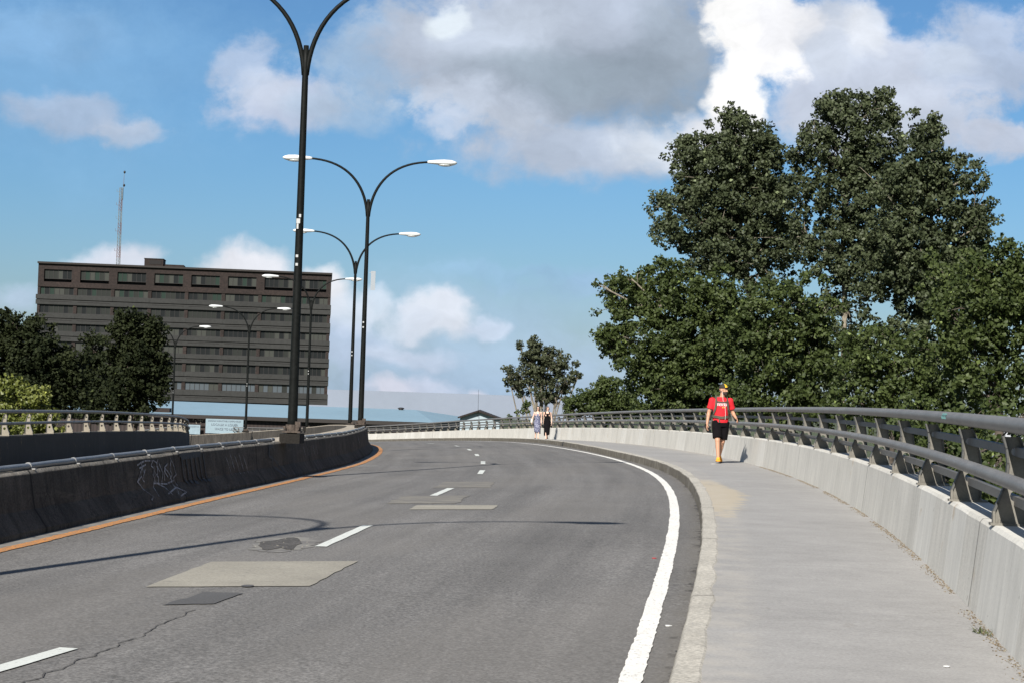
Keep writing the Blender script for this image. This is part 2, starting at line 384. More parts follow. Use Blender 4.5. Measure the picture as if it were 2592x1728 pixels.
def f_wall(n_, uv, P_, BASE=(.60, .58, .53)):
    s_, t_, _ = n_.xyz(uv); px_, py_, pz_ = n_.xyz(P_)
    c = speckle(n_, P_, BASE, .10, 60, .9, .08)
    sj = n_.m('ADD', s_, n_.m('MULTIPLY', n_.noise(n_.comb(n_.m('FLOOR', n_.m('DIVIDE', s_, 3.1)), 0., 0.), .73, 0), 2.4))
    wn = n_.node('ShaderNodeTexWhiteNoise', noise_dimensions='1D'); n_.put(wn.inputs['W'], n_.m('FLOOR', n_.m('DIVIDE', sj, 1.3)))
    c = n_.mix(n_.ss(wn.outputs[0], .80, .82, 0, .5), c, (BASE[0]*1.15, BASE[1]*1.17, BASE[2]*1.2, 1))       # paler repainted panels
    c = n_.scale(c, n_.lin(wn.outputs[0], 0, 1, .985, 1.015))
    st = n_.noise(n_.comb(n_.m('MULTIPLY', s_, 5.), n_.m('MULTIPLY', t_, .6), 0.), 1.5, 5, .65)
    c = n_.scale(c, n_.lin(st, .3, .7, .86, 1.10))
    rust = n_.ss(n_.noise(n_.comb(n_.m('MULTIPLY', s_, 1.6), n_.m('MULTIPLY', t_, 1.1), 5.), 1.7, 4, .6), .64, .74, 0, .5)
    c = n_.mix(rust, c, (.40, .29, .17, 1))
    foot = n_.m('MULTIPLY', n_.ss(t_, .33, .25), n_.ss(n_.noise(P_, 6, 4), .4, .62, 0, .5))
    c = n_.mix(foot, c, (.24, .20, .15, 1))
    hol = n_.ss(n_.noise(P_, 13, 3, .6), .71, .76, 0, .6)
    c = n_.mix(hol, c, (.16, .13, .10, 1))
    j = n_.m('ABSOLUTE', n_.m('SUBTRACT', n_.m('FRACT', n_.m('DIVIDE', s_, 10.2)), .5))
    c = n_.mix(n_.ss(j, .4975, .4992, 0, .7), c, (.08, .07, .06, 1))
    return c
mat('wall_concrete', rough=.9, spec=.25, fn=f_wall, bump=(20, .25, .008))
mat('wall_shaded', rough=.9, spec=.2, fn=lambda n_, uv, P_: f_wall(n_, uv, P_, (.075, .072, .067)), bump=(20, .3, .01))  # wall concrete again, its colour darkened to carry the left parapet's shade
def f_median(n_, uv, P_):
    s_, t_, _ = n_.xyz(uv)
    c = speckle(n_, P_, (.078, .070, .060), .30, 45, .9, .35)  # dirty concrete, darkened further to stand for the shade on its face
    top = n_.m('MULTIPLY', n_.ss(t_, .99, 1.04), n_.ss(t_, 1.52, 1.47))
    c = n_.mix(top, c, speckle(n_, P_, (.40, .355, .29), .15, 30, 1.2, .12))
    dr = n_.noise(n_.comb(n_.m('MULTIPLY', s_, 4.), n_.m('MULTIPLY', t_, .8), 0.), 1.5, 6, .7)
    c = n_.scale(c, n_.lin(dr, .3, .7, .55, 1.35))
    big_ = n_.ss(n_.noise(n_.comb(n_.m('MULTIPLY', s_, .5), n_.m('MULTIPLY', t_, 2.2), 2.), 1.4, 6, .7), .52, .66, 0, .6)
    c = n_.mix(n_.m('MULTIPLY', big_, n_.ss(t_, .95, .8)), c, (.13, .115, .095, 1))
    jn = n_.m('ABSOLUTE', n_.m('SUBTRACT', n_.m('FRACT', n_.m('DIVIDE', s_, 6.1)), .5))
    c = n_.mix(n_.ss(jn, .4945, .498, 0, .85), c, (.012, .011, .010, 1))
    vor = n_.node('ShaderNodeTexVoronoi', feature='DISTANCE_TO_EDGE'); vor.inputs['Scale'].default_value = 1.5
    n_.put(vor.inputs['Vector'], n_.vm('ADD', P_, n_.scale(n_.noise(P_, 4., 5, .6, col=True), .5)))
    ck = n_.m('MULTIPLY', n_.ss(vor.outputs['Distance'], .02, .003), n_.ss(n_.noise(P_, .6, 2), .42, .55))
    c = n_.mix(n_.m('MULTIPLY', ck, .6), c, (.015, .013, .012, 1))
    return c
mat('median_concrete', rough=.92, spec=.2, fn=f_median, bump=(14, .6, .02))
def f_rail(n_, uv, P_):
    c = speckle(n_, P_, (.185, .180, .172), .18, 50, 2.2, .12)
    c = n_.mix(n_.ss(n_.noise(P_, 6, 5, .7), .66, .74, 0, .5), c, (.42, .40, .37, 1))
    return c
mat('rail_paint', rough=.5, spec=.4, fn=f_rail)
mat('bar_paint', rough=.55, fn=lambda n_, uv, P_: speckle(n_, P_, (.12, .117, .112), .15, 40, 2, .1))
mat('bracket_cast', rough=.6, fn=lambda n_, uv, P_: speckle(n_, P_, (.26, .23, .18), .12, 45, 3, .14))
mat('bracket_shaded', rough=.6, fn=lambda n_, uv, P_: speckle(n_, P_, (.17, .158, .135), .12, 45, 3, .14))  # cream cast colour darkened to carry the shade on the right-hand webs
mat('flange_shaded', rough=.6, fn=lambda n_, uv, P_: speckle(n_, P_, (.085, .085, .08), .15, 45, 3, .14))  # shade on the flanges put into their colour
mat('hole_dark', (.02, .02, .02), .9)
def f_paint(base, wear, under):
    def f(n_, uv, P_):
        s_, t_, _ = n_.xyz(uv)
        c = speckle(n_, P_, base, .07, 60, 1.5, .05)
        k = n_.ss(n_.noise(P_, 28, 5, .75), .60 - wear * .10, .66 - wear * .06, 0, .85)
        return n_.mix(k, c, (*under, 1))
    return f
mat('white_paint', rough=.75, fn=f_paint((.80, .78, .73), .35, (.20, .19, .18)))
mat('dash_paint', rough=.75, fn=f_paint((.62, .64, .60), .2, (.3, .3, .29)))
mat('orange_paint', rough=.75, fn=f_paint((.56, .235, .06), 1.5, (.22, .16, .11)))
mat('patch_cream', rough=.9, fn=lambda n_, uv, P_: n_.mix(n_.ss(n_.noise(P_, 7, 6, .75), .57, .66, 0, .55), speckle(n_, P_, (.29, .27, .225), .16, 50, 1.5, .12), (.17, .16, .145, 1)), bump=(60, .3, .003))
mat('patch_faint', rough=.9, fn=lambda n_, uv, P_: n_.mix(n_.ss(n_.noise(P_, 3, 5), .35, .65, .25, .8), (.145, .137, .128, 1), speckle(n_, P_, (.215, .20, .168), .16, 50, 1.5, .10)))
mat('patch_dark', rough=.9, fn=lambda n_, uv, P_: speckle(n_, P_, (.085, .083, .082), .2, 60, 1.5, .10))
mat('pothole_floor', rough=.95, fn=lambda n_, uv, P_: speckle(n_, P_, (.075, .07, .065), .4, 25, 6, .3), bump=(20, .9, .02))
mat('crack_tar', (.075, .07, .066), .9)
mat('scar_light', rough=.9, fn=lambda n_, uv, P_: n_.mix(n_.ss(n_.noise(P_, 2.5, 6, .65), .38, .6), (.142, .134, .126, 1), (.22, .21, .19, 1)))
mat('new_concrete', rough=.9, fn=lambda n_, uv, P_: n_.mix(n_.ss(n_.noise(n_.vm('MULTIPLY', P_, (1., 2., 1.)), 1.3, 7, .65), .38, .6), (.325, .308, .292, 1), speckle(n_, P_, (.43, .365, .28), .08, 40, 2, .08)))
mat('soil', rough=1, fn=lambda n_, uv, P_: speckle(n_, P_, (.17, .13, .08), .5, 60, 7, .3))
mat('weed', rough=.8, fn=lambda n_, uv, P_: speckle(n_, P_, (.07, .08, .03), .3, 30, 7, .3))
mat('pole_paint', (.006, .007, .007), .55, spec=.12, fn=lambda n_, uv, P_: speckle(n_, P_, (.007, .008, .0075), .25, 20, 2, .2))
mat('pole_rust', rough=.8, fn=lambda n_, uv, P_: speckle(n_, P_, (.06, .045, .035), .4, 20, 4, .3))
mat('lamp_shell', (.72, .74, .74), .35)
mat('lamp_lens', (.55, .57, .56), .15)
mat('conduit_pvc', rough=.4, fn=lambda n_, uv, P_: speckle(n_, P_, (.18, .185, .19), .12, 30, 2.5, .18))
mat('clamp_metal', (.30, .30, .295), .5, metal=.2)
mat('sticker_white', (.45, .46, .46), .6); mat('plate_pale', (.30, .33, .36), .6)
mat('banner_white', rough=.7, fn=lambda n_, uv, P_: speckle(n_, P_, (.235, .315, .36), .05, 8, .5, .05))
mat('banner_ink', (.16, .20, .24), .8)
mat('graffiti_white', rough=.8, fn=lambda n_, uv, P_: n_.mix(n_.ss(n_.noise(P_, 12, 4), .35, .65, .3, 1), (.55, .57, .62, 1), (.10, .09, .085, 1)))
mat('graffiti_black', (.018, .018, .02), .7)
mat('blue_tag', (.17, .42, .40), .7)
mat('ground', rough=1, fn=lambda n_, uv, P_: speckle(n_, P_, (.06, .075, .03), .3, 2, .05, .3))
mat('litter_white', (.75, .75, .72), .7); mat('litter_red', (.6, .02, .02), .5)
# ------------------------------------------------------------------ ground, road deck
mesh('ground', [(-3000, -600, 0), (3000, -600, 0), (3000, 5000, 0), (-3000, 5000, 0)], [(0, 1, 2, 3)], MATS['ground'])['kind'] = 'structure'
YR = np.concatenate([np.arange(-12, 60, 1.0), np.arange(60, 245, 2.0)])
def grid(name, fa, fb, cols, zf, m_, uvorigin, parent=None, kind='structure'):
    Xa, Xb = fa(YR), fb(YR); _, _, _, s = frame(uvorigin, YR); v = []; uv = []; f = []; c = len(cols)
    for i, Y in enumerate(YR):
        for t in cols:
            X = Xa[i] + (Xb[i] - Xa[i]) * t; v.append((X, Y, float(zf(X, Y)))); uv.append((s[i], abs(X - uvorigin(Y))))
    for i in range(len(YR) - 1):
        for j in range(c - 1): a = i * c + j; f.append((a, a + 1, a + 1 + c, a + c))
    o = mesh(name, v, f, m_, parent, True, uv)
    if kind and parent is None: o['kind'] = kind
    return o
LOW = .42                                    # the opposite carriageway lies a little lower
def road_low(X, Y): return road_z(X, Y) - LOW
road = grid('road', lambda Y: fmed(Y) - .32, lambda Y: fcurb(Y) + .05, np.linspace(0, 1, 17), road_z, MATS['asphalt'], fcurb)
grid('opposite_road', lambda Y: fleft(Y) + .02, lambda Y: fmed(Y) - .40, np.linspace(0, 1, 13), road_low, MATS['asphalt'], fcurb)
walk = grid('sidewalk', lambda Y: fcurb(Y) + .06, lambda Y: fwall(Y) + .03, np.linspace(0, 1, 7), lambda X, Y: walk_z(Y) - .002, MATS['sidewalk'], lambda Y: fcurb(Y) + .2)
def wobk(j, s, Y):
    q = mnoise.noise(Vector((s * .8, j * 3.1, 0))) * .012; q += mnoise.noise(Vector((s * 3.5, j * 5.1, 2))) * .010
    if j in (4, 5): return (mnoise.noise(Vector((s * 1.3, 0, 11))) * .035 + mnoise.noise(Vector((s * 6., 0, 5))) * .014, 0)
    return (q * (j in (1, 2)), q * (j in (2, 3)))
YK = np.concatenate([np.arange(-12, 50, .25), np.arange(50, 245, 1.5)])
kerb = sweep('kerb', fcurb, YK, [(0, -.3), (0, .0), (.012, .165), (.03, .181), (.15, .1845), (.165, .177), (.10, -.3)], lambda X, Y: walk_z(Y) - .18, MATS['kerb_concrete'], wob=wobk)
kerb['kind'] = 'structure'
# deck slab under both carriageways
YD = np.arange(-12, 245, 3.0); v = []; f = []
for Y in YD:
    a, b = float(fleft(Y)) - .38, float(fwall(Y)) + .38; za = float(road_low(a, Y)) - .03; zb = float(walk_z(Y)) - .25
    v += [(a, Y, za - .02), (b, Y, zb), (b, Y, zb - .5), (b - 2.5, Y, zb - 1.1), (a + 2.5, Y, za - 1.1), (a, Y, za - .55)]
for i in range(len(YD) - 1):
    for j in range(1, 6): p = i * 6 + j; q = i * 6 + (j + 1) % 6; f.append((p, q, q + 6, p + 6))
o = mesh('bridge_deck', v, f, MATS['wall_concrete']); o['kind'] = 'structure'
for Yp in (-5, 22, 52, 84, 118, 155, 195):
    mb = MB(); xm = float(fmed(Yp)); zt = float(road_z(xm, Yp)) - 1.0
    for dx in (-5.5, 0, 5.0): mb.tube([(xm + dx, Yp, -.2), (xm + dx, Yp, zt - .8)], .55, 16)
    mb.box((xm, Yp, zt - .5), (14, 1.3, .9))
    tag(mb.build('bridge_pier', MATS['wall_concrete']), 'grey concrete pier with three round columns under the bridge deck', 'bridge pier', 'piers carrying the bridge deck')

# ------------------------------------------------------------------ painted lines and repairs, parts of the road
def strip(name, f_, y0, y1, wdt, m_, off=0., dz=.007, step=.5, jag=.0, par=road):
    Y = np.arange(y0, y1 + 1e-6, step); X, T, Nn, s = frame(f_, Y); v = []; uv = []; f = []
    for i in range(len(Y)):
        for j, t in enumerate((-1, 1)):
            a = off + t * wdt / 2 + jag * .6 * mnoise.noise(Vector((s[i] * 1.1, j * 7., 0))) + jag * .6 * mnoise.noise(Vector((s[i] * 6.3, j * 7., 3))) + jag * .35 * mnoise.noise(Vector((s[i] * 17., j * 7., 9)))
            px, py = X[i] + Nn[i][0] * a, Y[i] + Nn[i][1] * a
            v.append((px, py, float(road_z(px, py)) + dz)); uv.append((s[i], j * wdt))
        if i: f.append((2*i-2, 2*i-1, 2*i+1, 2*i))
    return mesh(name, v, f, m_, par, False, uv)
tag(strip('edge_line', fline, -8, 150, .125, MATS['white_paint'], step=.05, jag=.016), 'solid white edge line beside the kerb')
tag(strip('edge_line', forg, -5, 135, .145, MATS['orange_paint'], step=.1, jag=.035), 'faded orange edge line along the median barrier')
tag(strip('dirt_strip', forg, -5, 135, .34, MATS['scar_light'], off=-.2, dz=.0045, step=.5, jag=.05), 'pale dusty strip at the foot of the barrier')
def poly(name, pts, m_, dz=.007, par=road, sub=6, zf=road_z, jag=0.):
    """draped polygon: fan of its outline, quads subdivided; jag roughens the edge"""
    P_ = [np.array(p, float) for p in pts]
    if len(P_) == 4:
        v = []; f = []
        for i in range(sub + 1):
            for j in range(sub + 1):
                a, b = i / sub, j / sub; p = (P_[0] * (1-a) + P_[1] * a) * (1-b) + (P_[3] * (1-a) + P_[2] * a) * b
                if jag and (i in (0, sub) or j in (0, sub)): p = p + jag * np.array([mnoise.noise(Vector((p[0]*9, p[1]*9, 1))), mnoise.noise(Vector((p[0]*9, p[1]*9, 5)))])
                v.append((p[0], p[1], float(zf(*p)) + dz))
        for i in range(sub):
            for j in range(sub): a = i * (sub+1) + j; f.append((a, a + sub + 1, a + sub + 2, a + 1))
        return mesh(name, v, f, m_, par)
    c = sum(P_) / len(P_); rings = [(c[0], c[1], float(zf(*c)) + dz)]; o_ = []
    n_ = len(P_)
    for k in range(n_ * 5):
        a = P_[k // 5]; b = P_[(k // 5 + 1) % n_]; p = a + (b - a) * ((k % 5) / 5.)
        p = p + jag * np.array([mnoise.noise(Vector((p[0]*7, p[1]*7, 1))), mnoise.noise(Vector((p[0]*7, p[1]*7, 5)))])
        o_.append((p[0], p[1], float(zf(*p)) + dz))
    v = rings + o_; f = [(0, i + 1, (i + 1) % len(o_) + 1) for i in range(len(o_))]
    return mesh(name, v, f, m_, par)
def dash(p, q, wdt):
    p = np.array(p); q = np.array(q); t = (q - p) / np.linalg.norm(q - p); nn = np.array([t[1], -t[0]]) * wdt / 2
    poly('lane_dash', [p - nn, p + nn, q + nn, q - nn], MATS['dash_paint'], jag=.01, sub=8)
for p, q in (((-3.05, 7.9), (-2.503, 10.34)), ((-1.796, 17.38), (-1.575, 20.34)), ((-1.115, 27.04), (-.935, 29.7)), ((-.571, 36.6), (-.55, 39.1)),
             ((-.616, 44.0), (-.65, 46.5)), ((-.894, 52.0), (-.98, 54.4)), ((-1.276, 60.), (-1.41, 62.4)), ((-1.937, 69.), (-2.14, 71.3)), ((-3.3, 79.), (-3.7, 81.2))):
    dash(p, q, .115)
dash((-4.15, 41.8), (-3.1, 42.3), .10); 
poly('repair_patch', [(-2.721, 13.54), (-1.507, 13.86), (-1.316, 15.96), (-2.564, 15.62)], MATS['patch_cream'], jag=.02, dz=.006, sub=10)['label'] = 'largest cream concrete patch in the left lane'
poly('repair_patch', [(-1.285, 23.4), (-.189, 23.74), (-.117, 24.74), (-1.229, 24.4)], MATS['patch_cream'], jag=.02, dz=.006)
poly('repair_patch', [(-1.652, 24.7), (-.717, 24.98), (-.548, 27.34), (-1.619, 26.86)], MATS['patch_faint'], jag=.08, dz=.0045)
poly('repair_patch', [(-1.243, 29.72), (-.299, 30.16), (-.219, 32.7), (-1.131, 32.26)], MATS['patch_faint'], jag=.05, dz=.0045)
poly('repair_patch', [(-2.391, 12.44), (-2.038, 12.6), (-1.945, 13.28), (-2.244, 13.3), (-2.286, 12.88)], MATS['patch_dark'], jag=.04, dz=.006)['label'] = 'small dark tar patch beside the cream one'
# pothole: a sunken bowl with a broken rim
c0 = np.array([-2.19, 17.62]); v = []; f = []; nr = 28
for r_, dz in ((1.0, .0075), (.90, .0060), (.80, .0055), (0, .0055)):
    for k in range(nr):
        a = 2 * math.pi * k / nr; rr = r_ * (1 + .55 * mnoise.noise(Vector((math.cos(a) * 1.7, math.sin(a) * 1.7, 0))))
        px, py = c0[0] + .215 * rr * math.cos(a) , c0[1] + .62 * rr * math.sin(a); v.append((px, py, float(road_z(px, py)) + (dz if dz > 0 else .004)))
for i in range(3):
    for k in range(nr): f.append((i*nr+k, i*nr+(k+1) % nr, (i+1)*nr+(k+1) % nr, (i+1)*nr+k))
poly('pothole_rim', [(c0[0] + (.30 + .03 * math.sin(3 * a)) * math.cos(a), c0[1] + .95 * math.sin(a)) for a in [k * math.pi / 8 for k in range(16)]], MATS['scar_light'], dz=.0035, jag=.12)
mesh('pothole', v, f, MATS['pothole_floor'], road)
mb = MB(); rnd = random.Random(3)
for k in range(26):
    a = rnd.uniform(0, 6.28); q = rnd.uniform(.2, 1.3); px, py = c0[0] + .215*q*math.cos(a), c0[1] + .62*q*math.sin(a); s_ = rnd.uniform(.004, .010)
    mb.ball((px, py, float(road_z(px, py)) + s_ * .4), (s_, s_, s_ * .6), nu=6, nv=4)
mb.build('loose_stones', MATS['patch_cream'], road)['kind'] = 'stuff'
def crack(pts, w_, name='crack'):
    v = []; f = []; P_ = [np.array(p) for p in pts]; k = 0
    for i in range(len(P_) - 1):
        L_ = np.linalg.norm(P_[i+1] - P_[i]); m_ = max(int(L_ / .07), 2)
        for j in range(m_):
            p = P_[i] + (P_[i+1] - P_[i]) * j / m_; t = (P_[i+1] - P_[i]) / L_; nn = np.array([t[1], -t[0]])
            q = p + nn * .045 * mnoise.noise(Vector((p[0]*6, p[1]*6, 0))); ww = w_ * (.35 + 1.1 * abs(mnoise.noise(Vector((p[0]*11, p[1]*11, 4)))))
            for sgn in (-1, 1): r_ = q + nn * ww * sgn; v.append((r_[0], r_[1], float(road_z(*r_)) + .005))
            if k: f.append((2*k-2, 2*k-1, 2*k+1, 2*k))
            k += 1
    return mesh(name, v, f, MATS['crack_tar'], road)
crack([(-2.62, 7.4), (-2.428, 9.18), (-2.33, 10.02), (-2.23, 10.74), (-2.18, 11.58), (-2.097, 12.32)], .008)
poly('drain_cover', [(-1.974 + .05*math.cos(a), 13.75 + .08*math.sin(a)) for a in [k * math.pi / 4 for k in range(8)]], MATS['patch_dark'], dz=.009)
# fresh concrete on the sidewalk by the kerb, grit along the wall foot
wz = lambda X, Y: walk_z(Y)
rnd = random.Random(5); mb = MB(); X, T, Nn, s = frame(fwall, np.arange(6, 40, .035))
for i in range(len(X)):
    if mnoise.noise(Vector((s[i] * .7, 0, 0))) < -.15: continue
    for k in range(4):
        a = -abs(rnd.gauss(0, .04)) - .005; q = rnd.uniform(.002, .007); Yi = 6 + i * .035
        mb.ball((X[i] + Nn[i][0]*a, Yi + Nn[i][1]*a, float(walk_z(Yi)) + q * .3), (q * rnd.uniform(.7, 1.8), q, q * .5), m=(0 if rnd.random() < .75 else 1), nu=5, nv=3)
o = mb.build('grit', [MATS['soil'], MATS['patch_cream']]); tag(o, 'brown grit and dry leaves gathered along the foot of the right-hand wall', 'grit', kind='stuff')
mb = MB(); Yi = 10.75; xw = float(fwall(Yi))
for k in range(34):
    a = rnd.uniform(0, 6.28); L_ = rnd.uniform(.03, .09); b = Vector((xw - .06 + rnd.gauss(0, .03), Yi + rnd.gauss(0, .07), float(walk_z(Yi))))
    e_ = b + Vector((math.cos(a) * L_, math.sin(a) * L_, rnd.uniform(.01, .05))); sd_ = Vector((-math.sin(a), math.cos(a), 0)) * .005
    mb.add([b - sd_, b + sd_, e_], [(0, 1, 2)])
tag(mb.build('weed_tuft', MATS['weed']), 'small withered weed growing at the foot of the right-hand wall', 'weed')
for (px, py, m_, nm, lb, zf, sz) in ((.98, 10.6, 'litter_white', 'paper_scrap', 'tiny white paper scrap on the sidewalk near the wall', wz, .02), (1.41, 16.9, 'litter_red', 'litter', 'tiny red scrap in the gutter beside the kerb', road_z, .022),
                              (2.33, 9.35, 'litter_white', 'paper_scrap', 'tiny white scrap on the sidewalk at the foot of the wall', wz, .018), (4.55, 39.6, 'litter_white', 'paper_scrap', 'white scrap on the sidewalk behind the walking man', wz, .05)):
    mb = MB(); r0 = rnd.uniform(0, 3)
    ring = [(sz * (1 + .3 * math.sin(3*a + r0)) * math.cos(a), sz * math.sin(a)) for a in [k * math.pi / 3 for k in range(6)]]
    zz = float(zf(px, py)) + .002
    mb.loft([[Vector((px + a, py + b, zz + h + .004 * math.sin(5*a))) for a, b in ring] for h in (0, .004)])
    tag(mb.build(nm, MATS[m_]), lb, 'litter')

# ------------------------------------------------------------------ parapets with their cast brackets and rails
def bracket_mesh(mirror=1, holes=True, rh=.65, cast='bracket_cast'):
    inner = [(.08, 0), (.078, .09), (.10, .15), (.135, .24), (.155, .33), (.16, .42), (.15, .52), (.125, .60)]
    outer = [(.225, .60), (.255, .54), (.28, .45), (.298, .33), (.305, .20), (.303, .08), (.298, 0)]
    sc = rh / .65
    pts = [Vector((a * mirror, 0, h * sc)) for a, h in inner + outer]
    def ring(cx, cz, r, k=10): return [Vector(((cx + r*math.cos(2*math.pi*i/k)) * mirror, 0, (cz + r*math.sin(2*math.pi*i/k)) * sc)) for i in range(k)]
    loops = [pts] + ([ring(.215, .20, .038), ring(.208, .50, .030)] if holes else [])
    flat = [[Vector((p.x, p.z, 0)) for p in l] for l in loops]
    tris = geometry.tessellate_polygon(flat); allp = [p for l in loops for p in l]; n_ = len(allp); mb = MB(); hw = .011
    f = [tuple(t) for t in tris]
    mb.add([p + Vector((0, -hw, 0)) for p in allp] + [p + Vector((0, hw, 0)) for p in allp],
           [t for t in f] + [tuple(i + n_ for i in reversed(t)) for t in f])
    base = 0
    for l in loops:
        k = len(l)
        mb.f += [(base + i, base + (i+1) % k, base + (i+1) % k + n_, base + i + n_) for i in range(k)]; mb.m += [0] * k; base += k
    # flanges along both edges, a base plate and its bolts
    def flange(ch, wd, th, mi=1):
        for i in range(len(ch) - 1):
            a = Vector((ch[i][0] * mirror, 0, ch[i][1] * sc)); b = Vector((ch[i+1][0] * mirror, 0, ch[i+1][1] * sc)); d = (b - a).normalized(); nn = Vector((-d.z, 0, d.x)) * th / 2
            e = d * .004
            mb.loft([[a - e - nn + Vector((0, -wd, 0)), a - e + nn + Vector((0, -wd, 0)), a - e + nn + Vector((0, wd, 0)), a - e - nn + Vector((0, wd, 0))],
                     [b + e - nn + Vector((0, -wd, 0)), b + e + nn + Vector((0, -wd, 0)), b + e + nn + Vector((0, wd, 0)), b + e - nn + Vector((0, wd, 0))]], mi)
    flange(inner[:2], .034, .016, 0); flange(inner[1:], .032, .014); flange(outer, .036, .014)  # foot keeps the lighter, sunlit web colour
    mb.box((.205 * mirror, 0, .008), (.30, .11, .016))
    for a in (.11, .30):
        for b in (-.04, .04): mb.tube([(a * mirror, b, .014), (a * mirror, b, .034)], .010, 6)
    me_o = mb.build('bracket', [MATS[cast], MATS['flange_shaded']]); me = me_o.data; bpy.data.objects.remove(me_o); return me
def parapet(nm, f_, side, y0, y1, zf, label, rh, lh, spacing, cast, bars=True, phase=0, WH=.60):
    root = empty(nm, (float(f_(20.)), 20., float(zf(f_(20.), 20.)))); tag(root, label, 'bridge parapet')
    off = Vector(root.location); Y = stations(f_, y0, y1, .5)
    m = side
    pr = [(0, -.35), (0, 0), (.03 * m, WH * .43), (.065 * m, WH - .025), (.085 * m, WH), (.37 * m, WH), (.38 * m, WH - .015), (.38 * m, -.35)]
    def wobw(j, s, Y_): return (mnoise.noise(Vector((s * 2.1, j, 0))) * .006 * (j in (3, 4)), mnoise.noise(Vector((s * 1.7, j * 2, 9))) * .006 * (j in (3, 4)))
    parts = [sweep('concrete_wall', f_, Y, pr, zf, MATS['wall_concrete' if side > 0 else 'wall_shaded'], wob=wobw)]
    zt = lambda X_, Y_: zf(X_, Y_) + WH
    parts.append(rail('top_rail', f_, Y, .165 * m, rh + .03, .052, zt, MATS['rail_paint'], None, 14))
    parts.append(rail('middle_rail', f_, Y, .095 * m, lh, .046, zt, MATS['rail_paint'], None, 14))
    if bars:
        parts.append(rail('back_bar', f_, Y, .225 * m, rh * .77, 0, zt, MATS['bar_paint'], None, square=(.045, .06)))
        parts.append(rail('back_bar', f_, Y, .225 * m, rh * .26, 0, zt, MATS['bar_paint'], None, square=(.045, .06)))
    me = bracket_mesh(m, True, rh, cast)
    ys = stations(f_, phase, y1, spacing)
    X, T, Nn, s = frame(f_, ys); z = zt(X, ys)
    for i in range(min(len(ys), 100)):
        o = bpy.data.objects.new('bracket', me); link(o); o.rotation_euler = (0, 0, math.atan2(-T[i][0], T[i][1])); o.location = (X[i], ys[i], z[i]); parts.append(o)
    for o in parts: o.parent = root; o.matrix_parent_inverse = Matrix.Identity(4); o.location = Vector(o.location) - off
    return root
side_z = lambda X, Y: walk_z(Y)
rp = parapet('parapet', fwall, 1, -8, 244, side_z, 'pale concrete parapet with double grey pipe rails, right of the sidewalk', .62, .31, 2.68, 'bracket_shaded', phase=float(stations(lambda Y: fwall(11.53 - Y), 0, 11.53 - 2.0, 2.68)[-1] * -1 + 11.53))
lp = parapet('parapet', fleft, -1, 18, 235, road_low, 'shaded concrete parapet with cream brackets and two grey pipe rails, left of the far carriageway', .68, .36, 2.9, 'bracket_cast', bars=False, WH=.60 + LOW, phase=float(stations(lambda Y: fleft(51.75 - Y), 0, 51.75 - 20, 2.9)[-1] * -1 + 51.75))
# small marks painted on the right-hand rail and wall
def on_curve(f_, Y, a, h, zf): 
    X, T, Nn, s = frame(f_, np.array([Y, Y + .01])); return Vector((X[0] + Nn[0][0]*a, Y + Nn[0][1]*a, float(zf(X[0], Y)) + h)), Vector((T[0][0], T[0][1], 0)), Vector((Nn[0][0], Nn[0][1], 0))
mb = MB()
for k in range(5):
    p, t, nn = on_curve(fwall, 15.1 + k * .07, 0, 0, side_z)
    zc = .60 + .65
    arc = [p + nn * (.165 - .0545 * math.cos(a)) + Vector((0, 0, zc + .0545 * math.sin(a))) for a in (-.2, .2, .5, .8)]
    arc = [q + t * (.03 if i % 2 else -.02) for i, q in enumerate(arc)]
    for i in range(3): mb.loft([[arc[i] + t*.01, arc[i] - t*.01, arc[i] - t*.01 - nn*.002, arc[i] + t*.01 - nn*.002], [arc[i+1] + t*.01, arc[i+1] - t*.01, arc[i+1] - t*.01 - nn*.002, arc[i+1] + t*.01 - nn*.002]])
o = mb.build('paint_tag', MATS['blue_tag']); o.parent = rp; o.location = -Vector(rp.location); o['label'] = 'small turquoise paint tag on the top rail'

# ------------------------------------------------------------------ median barrier with conduit, graffiti and lamp plinths
def med_h(Y): return .709 + .158 * (np.clip(Y, 8, 110) - 40) / 50
def med_taper(j, Y, a, h):
    if h > .5: h = float(med_h(Y)) + (h - .8)
    wl = float(np.interp(Y, [28, 36], [0, -.28]))
    if j >= 5: a += wl
    return a, h
root = empty('median_barrier', (float(fmed(20.)), 20., float(road_z(fmed(20.), 20.)))); MO = Vector(root.location)
tag(root, 'long dirty concrete median barrier carrying the lamp posts, graffiti on its shaded face', 'traffic barrier')
def adopt(o, r=root): o.parent = r; o.location = Vector(o.location) - Vector(r.location); return o
YM = np.concatenate([np.arange(-6, 60, .4), np.arange(60, 240, 1.5)])
def wobm(j, s, Y):
    q = mnoise.noise(Vector((s * .9, j * 2.3, 1))) * .03 + mnoise.noise(Vector((s * 4., j * 4.1, 7))) * .012
    return (q * (j in (1, 2)), q * .25 * (j in (3, 4)))
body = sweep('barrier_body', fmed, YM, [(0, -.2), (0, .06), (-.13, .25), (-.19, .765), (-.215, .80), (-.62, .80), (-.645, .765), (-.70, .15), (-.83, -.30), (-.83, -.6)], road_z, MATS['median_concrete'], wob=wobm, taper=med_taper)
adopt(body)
LAMPY = [9.6, 33.5, 57.7, 78.8, 101.0, 124.0, 145.0]
LAMPZ = [7.08, 7.12, 6.84, 6.34, 5.65, 4.86, 4.12]
LAMPX = [None, -4.06 - .02, -4.77 - .05, -7.05, -11.48, -18.35, -27.45]
lamps = []
